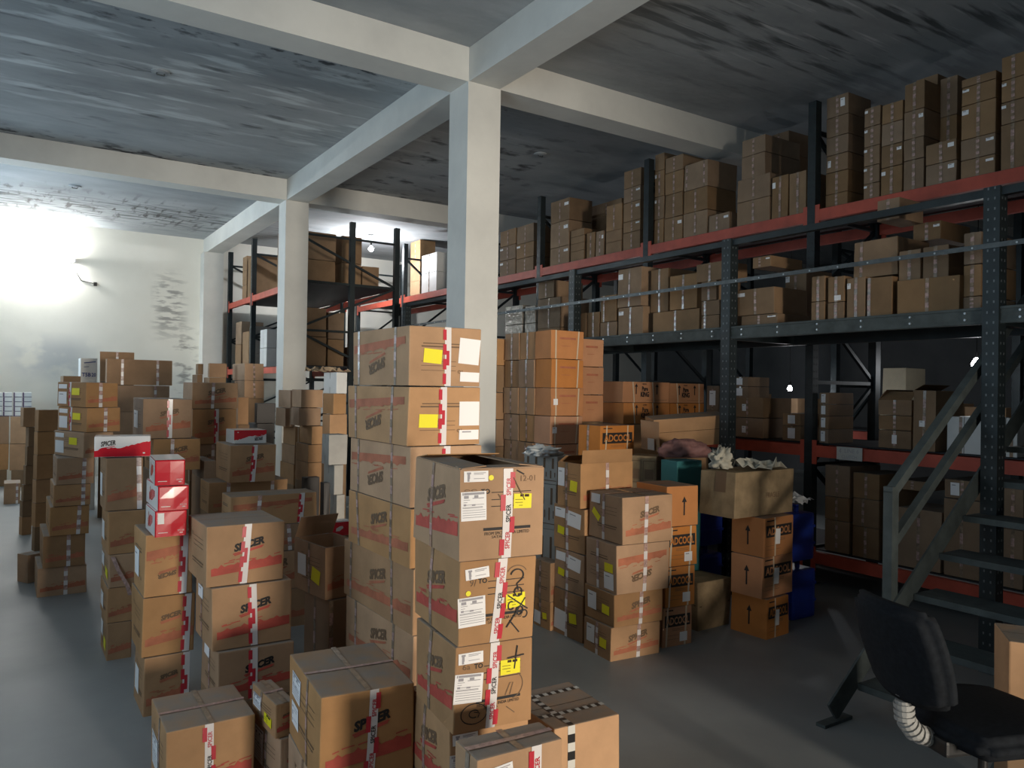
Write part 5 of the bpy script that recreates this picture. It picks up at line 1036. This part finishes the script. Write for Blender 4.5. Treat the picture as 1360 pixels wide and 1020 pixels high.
# ------------------------------------------------------------------ walkway in front of the rack
wk=empty('mezzanine_walkway',(4.8,5.2,0)); tagp(wk,'dark slotted steel walkway deck with guard rail in front of the pallet rack','walkway')
PY=[.2,2.2,4.17,6.17,8.15,10.1]
for y in PY:
    bm=bmesh.new(); post(bm,0,y-5.2,2.82,.09,0,1); link('upright',bm,['rack_dark','hole_bright'],wk)
for y0,y1 in zip(PY,PY[1:]):
    bm=bmesh.new(); add_box(bm,(0,(y0+y1)/2-5.2,2.075),(.04,y1-y0-.09,.10)); 
    for z in(2.035,2.115): add_box(bm,(-.024,(y0+y1)/2-5.2,z),(.012,y1-y0-.09,.012))
    n=6
    for i in range(n):
        yy=y0+.15+(y1-y0-.3)*i/(n-1)
        for z in(2.055,2.095): add_cyl(bm,(-.032,yy-5.2,z),(-.020,yy-5.2,z),.007,8,1)
    link('beam',bm,['steel_grey','bolt'],wk)
    bm=bmesh.new(); add_box(bm,(0,(y0+y1)/2-5.2,2.79),(.05,y1-y0-.09,.045)); link('top_rail',bm,'rack_dark',wk)
    bm=bmesh.new(); add_box(bm,(-.05,(y0+y1)/2-5.2,2.475),(.006,y1-y0,.026)); add_box(bm,(-.036,(y0+y1)/2-5.2,2.489),(.03,y1-y0,.005))
    for i in range(9): add_cyl(bm,(-.056,y0+.1+i*.22-5.2,2.475),(-.051,y0+.1+i*.22-5.2,2.475),.006,8,1)
    link('guard_rail',bm,['galvanised','bolt'],wk)
    if y0<1: continue
    bm=bmesh.new(); add_box(bm,(.435,(y0+y1)/2-5.2,2.1215),(.79,y1-y0-.004,.012)); link('deck_plate',bm,'rack_deck',wk)
    bm=bmesh.new(); add_box(bm,(.805,(y0+y1)/2-5.2,2.06),(.04,y1-y0-.004,.10)); link('rear_beam',bm,'rack_dark',wk)
for y in PY:
    bm=bmesh.new(); add_bar(bm,(.045,y-5.2,2.06),(.785,y-5.2,2.06),.05,.08); link('cross_beam',bm,'rack_dark',wk)
# ------------------------------------------------------------------ steel stair
stx,sty=3.38,1.52; ST_W=.75; run,rise=.252,.190
sr=empty('steel_stair',(stx+.3,sty+ST_W/2,0)); tagp(sr,'grey steel stair with open treads climbing beside the walkway','stair'); lx=lambda x:x-sr.location.x; ly=lambda y:y-sr.location.y
slope=rise/run; NT=8
for y in (sty+ST_W-.006,sty+.006):
    bm=bmesh.new(); xa,za=stx,.0; xb=5.6; zb=(5.6-stx)*slope
    add_bar(bm,(lx(xa),ly(y),za+.05),(lx(xb),ly(y),zb+.05),.012,.11); add_box(bm,(lx(stx+.02),ly(y),.008),(.22,.05,.016))
    link('stringer',bm,'steel_grey',sr)
for i in range(NT):
    x=3.64+i*run-.02; z=.155+i*rise
    bm=bmesh.new(); add_box(bm,(lx(x+.07),ly(sty+ST_W/2),z),(.22,ST_W-.03,.006)); add_box(bm,(lx(x-.04),ly(sty+ST_W/2),z-.014),(.006,ST_W-.03,.034)); add_box(bm,(lx(x+.18),ly(sty+ST_W/2),z-.014),(.006,ST_W-.03,.034))
    link('tread',bm,'steel_grey',sr)
yr=sty+ST_W+.025
def rail(x0,x1,dz,w,h,name):
    bm=bmesh.new(); add_bar(bm,(lx(x0),ly(yr),(x0-stx)*slope+dz),(lx(x1),ly(yr),(x1-stx)*slope+dz),w,h); link(name,bm,'steel_grey',sr)
rail(3.90,5.58,.68,.045,.05,'handrail'); rail(3.93,5.58,.40,.04,.045,'mid_rail')
for xp in (3.92,5.5):
    bm=bmesh.new(); z0=(xp-stx)*slope; add_box(bm,(lx(xp),ly(yr),z0+.34),(.06,.05,.74)); link('rail_post',bm,'steel_grey',sr)
# ------------------------------------------------------------------ office chair
ch=empty('office_chair',(2.60,1.21,0)); fa=math.radians(-33.3+13); ch.rotation_euler=(0,0,fa)
tagp(ch,'black fabric office swivel chair in the shade beside the steel stair','chair')
def cushion(w,d,t,pts=8,curve=0,round_=.25):
    bm=bmesh.new(); bmesh.ops.create_grid(bm,x_segments=10,y_segments=10,size=.5)
    for vtx in bm.verts:
        x,y=vtx.co.x*2,vtx.co.y*2
        k=math.sqrt(max(1-.5*y*y*round_*2,.1)); k2=math.sqrt(max(1-.5*x*x*round_*2,.1))
        vtx.co=Vector((x*w/2*k,y*d/2*k2,curve*(x*x)))
    r=bmesh.ops.solidify(bm,geom=bm.faces[:],thickness=t)
    es=[e for e in bm.edges if e.is_manifold and e.calc_face_angle(0)>1.0]; bmesh.ops.bevel(bm,geom=es,offset=t*.35,segments=3,affect='EDGES')
    return bm
bm=cushion(.44,.44,.065,curve=-.015); o=link('seat',bm,'chair_fabric',ch,True); o.location=(.02,0,.615)
bm=cushion(.36,.335,.055,curve=.04); o=link('backrest',bm,'chair_fabric',ch,True)
bm=bmesh.new()   # ribbed bellows round the back support
path=[(-.265,.70),(-.295,.66),(-.29,.605),(-.255,.56),(-.19,.535)]
for i in range(24):
    t=i/23*4; k=min(int(t),3); f_=t-k; x=path[k][0]*(1-f_)+path[k+1][0]*f_; z=path[k][1]*(1-f_)+path[k+1][1]*f_
    dx,dz=path[k+1][0]-path[k][0],path[k+1][1]-path[k][1]; n=math.hypot(dx,dz); rr=.030 if i%2 else .024
    add_cyl(bm,(x-dx/n*.006,0,z-dz/n*.006),(x+dx/n*.006,0,z+dz/n*.006),rr,14)
link('back_support',bm,'bellows_grey',ch)
bm=bmesh.new(); add_box(bm,(-.06,0,.535),(.30,.16,.05),bev=.01); add_bar(bm,(.0,.0,.535),(.05,.3,.525),.02,.012); link('tilt_mechanism',bm,'chair_plastic',ch)
bm=bmesh.new(); add_cyl(bm,(0,0,.10),(0,0,.30),.026,16); add_cyl(bm,(0,0,.28),(0,0,.515),.014,14); link('gas_lift',bm,'chair_plastic',ch)
for k in range(5):
    t=k*2*PI/5+.3; bm=bmesh.new(); add_bar(bm,(0,0,.10),(.27*math.cos(t),.27*math.sin(t),.075),.045,.03); lg=link('leg',bm,'chair_plastic',ch)
    bm=bmesh.new(); px,py=.27*math.cos(t),.27*math.sin(t); add_cyl(bm,(px-.012*math.sin(t),py+.012*math.cos(t),.027),(px+.012*math.sin(t),py-.012*math.cos(t),.027),.027,16); add_cyl(bm,(px,py,.03),(px,py,.075),.008,8); link('caster',bm,'chair_plastic',lg)
for o in ch.children:
    if o.name.startswith('backrest'):
        o.matrix_basis=Matrix.Translation((-.305,0,.825))@Matrix.Rotation(-math.radians(17),4,'Y')@Matrix(((0,0,1,0),(1,0,0,0),(0,1,0,0),(0,0,0,1)))
# ------------------------------------------------------------------ lamps
tl=empty('tube_light',(.30,14.90,3.66)); tagp(tl,'bright fluorescent tube fitting high on the far white wall','lamp')
bm=bmesh.new(); add_box(bm,(0,.0245,0),(1.26,.05,.06),bev=.006); link('housing',bm,'plastic_white',tl)
bm=bmesh.new(); add_cyl(bm,(-.60,-.04,0),(.60,-.04,0),.018,16); link('tube',bm,'tube_glow',tl,True)
for s in(-1,1):
    bm=bmesh.new(); add_box(bm,(s*.612,-.025,0),(.024,.06,.05)); link('end_cap',bm,'plastic_white',tl)
bm=bmesh.new(); pts=[(.55,.03,-.03),(.72,.04,-.33),(.90,.04,-.36)]
for p,q in zip(pts,pts[1:]): add_cyl(bm,p,q,.006,8)
add_box(bm,(.93,.0295,-.37),(.05,.04,.06)); link('cable',bm,'chair_plastic',tl)
def bulb(loc,label,wire,W=40,r=.035,col=(.95,.97,1)):
    b=empty('hanging_bulb',loc); tagp(b,label,'lamp')
    bm=bmesh.new(); bmesh.ops.create_uvsphere(bm,u_segments=18,v_segments=12,radius=r)
    for v in bm.verts:
        if v.co.z>0: v.co.x*=1-.45*v.co.z/r; v.co.y*=1-.45*v.co.z/r; v.co.z*=1.35
    link('bulb',bm,'bulb_glow',b,True)
    bm=bmesh.new(); add_cyl(bm,(0,0,r*1.2),(0,0,r*1.2+.05),.017,12); link('socket',bm,'chair_plastic',b)
    bm=bmesh.new(); add_cyl(bm,(0,0,r*1.2+.05),(0,0,wire),.004,6); link('wire',bm,'chair_plastic',b)
    li=bpy.data.lights.new('bulb_light','POINT'); li.energy=W; li.color=col; li.shadow_soft_size=r*1.1
    lo=bpy.data.objects.new('bulb_light',li); C.objects.link(lo); lo.location=(loc[0],loc[1],loc[2]-.12)
bulb((5.280,12.600,4.020),'bright bulb over the far rack between its posts',.24,W=150,r=.045)
bulb((7.450,3.560,1.903),'glaring bulb in the aisle behind the stair handrail',2.2,W=4,r=.045)
bulb((7.450,8.100,2.320),'small bulb glowing under the walkway beyond the orange block',1.8,W=3)
bulb((8.000,5.987,1.663),'bulb glowing low beside the cartons of the deep rack',2.3,W=5,r=.03)
# ------------------------------------------------------------------ loose things
def lump(name,size,loc,m,label,cat,seed=0,amp=.25,freq=3,rz=0,flat=.0,parent=None,sub=4):
    bm=bmesh.new(); bmesh.ops.create_icosphere(bm,subdivisions=sub,radius=1)
    for v in bm.verts:
        n=noise.turbulence(v.co*freq+Vector((seed,seed*2,0)),4,False)-.4
        rdg=abs(noise.noise(v.co*freq*2.2+Vector((seed*3,0,seed))))
        v.co*=1+amp*n-amp*.6*rdg
        if v.co.z<-.35: v.co.z=-.35-(v.co.z+.35)*.05
    z0=min(v.co.z for v in bm.verts); zr=max(v.co.z for v in bm.verts)-z0
    for v in bm.verts: v.co=Vector((v.co.x*size[0]/2,v.co.y*size[1]/2,(v.co.z-z0)/zr*size[2]))
    o=link(name,bm,m,parent,True); o.location=loc; o.rotation_euler=(0,0,rz)
    if label: tagp(o,label,cat)
    return o
def sheet(name,size,loc,m,label,cat,seed=0,h=.08,rz=0,n=14):
    bm=bmesh.new(); bmesh.ops.create_grid(bm,x_segments=n,y_segments=n,size=.5)
    for v in bm.verts:
        q=Vector((v.co.x*4,v.co.y*4,seed)); z=abs(noise.noise(q))+.5*abs(noise.noise(q*2.1))
        v.co=Vector((v.co.x*size[0]+.03*noise.noise(q*1.7),v.co.y*size[1]+.03*noise.noise(q*1.3+Vector((5,0,0))),z*h*1.4))
    bmesh.ops.solidify(bm,geom=bm.faces[:],thickness=.003)
    z0=min(v.co.z for v in bm.verts)
    for v in bm.verts: v.co.z-=z0
    o=link(name,bm,m); o.location=loc; o.rotation_euler=(0,0,rz); tagp(o,label,cat); return o
lump('plastic_bag',(.30,.22,.085),(3.166,4.405,1.139),'poly_bag','crumpled clear plastic bag on the grey printed carton','bag',3,.5,2.2,-.6)
lump('crumpled_bag',(.19,.17,.16),(4.040,3.558,1.089),'cloth_cream','crumpled cream bag on the left of the big dusty carton','bag',5,.5,3,0)
sheet('crumpled_cloth',(.28,.24),(4.243,3.415,1.092),'cloth_cream','crumpled cream cloth on the right of the big dusty carton','cloth',7,.07,.3,8)
lump('wrapped_bundle',(.46,.22,.14),(4.230,4.082,1.116),'cloth_pink','dull pink plastic wrapped bundle on the teal box','bundle',9,.25,2.5,-.5)
sheet('kraft_paper',(.30,.26),(2.383,6.631,1.726),'kraft_paper','crumpled brown kraft paper on the pale stack by the second column','paper',2,.05,.4,8)
hb=bmesh.new(); add_box(hb,(0,0,.56),(.36,.2,1.12),bev=.005); o=link('carton',hb,'cardboard'); o.location=(4.700,4.550,0); o.rotation_euler=(0,0,math.radians(-27)); tagp(o,'tall carton hidden beneath the long tilted carton','box','cartons under others mid floor')
lb=empty('long_carton',(4.320,4.520,1.135)); lb.rotation_euler=(math.radians(6),-math.radians(4.5),math.radians(-27)); tagp(lb,'long brown carton lying tilted on its side with an open end flap','box')
bm=bmesh.new(); add_box(bm,(.33,.12,.12),(.62,.24,.235),bev=.006); add_box(bm,(.33,-.0012,.13),(.60,.001,.003),1); link('carton_body',bm,['cardboard','seam'],lb)
bm=bmesh.new(); add_box(bm,(-.02,-.03,.12),(.006,.20,.235),0,Matrix.Rotation(.5,4,'Z')); link('flap',bm,'cardboard',lb)
bm=bmesh.new(); add_box(bm,(-.03,-.075,.06),(.004,.07,.09),0,Matrix.Rotation(.5,4,'Z')); link('paper_label',bm,'paper_dull',lb)
def jerrycan(loc,rz,h,label):
    r=empty('jerrycan',loc,rz); tagp(r,label,'jerrycan','blue plastic jerrycans')
    bm=bmesh.new(); add_box(bm,(0,0,h/2-.03),(.27,.30,h-.06),bev=.03)
    for z in (h*.3,h*.6): add_box(bm,(0,0,z),(.276,.306,.02),bev=.004)
    link('body',bm,'blue_plastic',r)
    bm=bmesh.new(); add_cyl(bm,(0,.09,h-.062),(0,.09,h-.02),.03,18); link('cap',bm,'blue_plastic',r)
    bm=bmesh.new(); add_bar(bm,(0,-.10,h-.015),(0,.03,h-.015),.03,.02); add_box(bm,(0,-.09,h-.04),(.03,.02,.05)); add_box(bm,(0,.02,h-.04),(.03,.02,.05)); link('handle',bm,'blue_plastic',r)
jerrycan((4.758,3.570,0),0,.41,'blue jerrycan on the floor right of the shaded banner cartons')
jerrycan((4.738,3.570,.412),0,.40,'upper blue jerrycan right of the shaded banner cartons')
jerrycan((4.572,4.269,0),.0,.41,'blue jerrycan on the floor left of the shaded banner cartons')
jerrycan((4.572,4.269,.412),.0,.40,'upper blue jerrycan left of the shaded banner cartons, below the big carton')
sheet('paper_bag',(.20,.26),(4.758,3.550,.814),'plastic_white','crumpled white paper bag on the upper right jerrycan','bag',4,.06,.2,8)
bm=bmesh.new(); add_box(bm,(0,0,0),(.002,0.224,.105)); nt_=link('paper_notice',bm,'paper_dull'); nt_.location=(5.648,3.659,1.125); tagp(nt_,'handwritten paper notice stuck on the lower red beam','notice')
bm=bmesh.new()
for s_,y_,z_,w_,h_ in (('4',0.081,.02,.022,.045),('LINE 6',-.02,.022,0.123,.032),('CLUTCH',0,-.025,0.134,.026)):
    vs_,fs_,ar_=text_polys(s_,.1,0); nv=[bm.verts.new((-.0018,y_-(x-.5)*w_,z_+(y-.5)*h_)) for x,y in vs_]
    for q_ in fs_:
        try: bm.faces.new([nv[i] for i in q_])
        except ValueError: pass
link('handwriting',bm,'paper_print',nt_)
sheet('crumpled_paper',(.3,.3),(5.95,2.256,.302),'plastic_white','crumpled white paper on the bottom red shelf behind the stair','paper',6,.08,.1,8)
# ------------------------------------------------------------------ light
def area(name,loc,rot,sx,sy,W,col,spread=180):
    li=bpy.data.lights.new(name,'AREA'); li.shape='RECTANGLE'; li.size=sx; li.size_y=sy; li.energy=W; li.color=col; li.spread=math.radians(spread)
    o=bpy.data.objects.new(name,li); C.objects.link(o); o.location=loc; o.rotation_euler=rot; return o
# daylight through the loading door behind the photographer, windows in the left wall
area('door_daylight',(1.8,-8.3,1.5),(math.radians(90),0,0),1.5,1.5,375,(1,.89,.75),100)
for (u0,u1,z0,z1),W_ in zip(WIN,(60,18,110)):
    area('window_daylight',(X0-.3,(u0+u1)/2,(z0+z1)/2),(math.radians(112),0,math.radians(-90)),u1-u0-.1,z1-z0-.1,W_,(.66,.85,1),170)
w=bpy.data.worlds.new('world'); SC.world=w; w.use_nodes=True; w.node_tree.nodes['Background'].inputs[0].default_value=(.62,.78,1,1); w.node_tree.nodes['Background'].inputs[1].default_value=.25
# ------------------------------------------------------------------ camera
cam=bpy.data.cameras.new('camera'); co=bpy.data.objects.new('camera',cam); C.objects.link(co); SC.camera=co
cam.sensor_fit='HORIZONTAL'; cam.sensor_width=36; cam.lens=36*1020/1360; cam.clip_start=.05
th=math.radians(33.3); pt=math.atan(7/1020); ro=math.radians(.9)
r0=Vector((math.cos(th),-math.sin(th),0)); f0=Vector((math.sin(th),math.cos(th),0)); up0=Vector((0,0,1))
fw=f0*math.cos(pt)+up0*math.sin(pt); u1=up0*math.cos(pt)-f0*math.sin(pt)
rt=r0*math.cos(ro)+u1*math.sin(ro); up=u1*math.cos(ro)-r0*math.sin(ro)
co.matrix_world=Matrix.Translation((0,0,1.6))@Matrix((rt,up,-fw)).transposed().to_4x4()
SC.view_settings.view_transform='Standard'; SC.view_settings.look='None'; SC.view_settings.gamma=1; SC.view_settings.use_curve_mapping=False
SC.view_settings.exposure=0.0
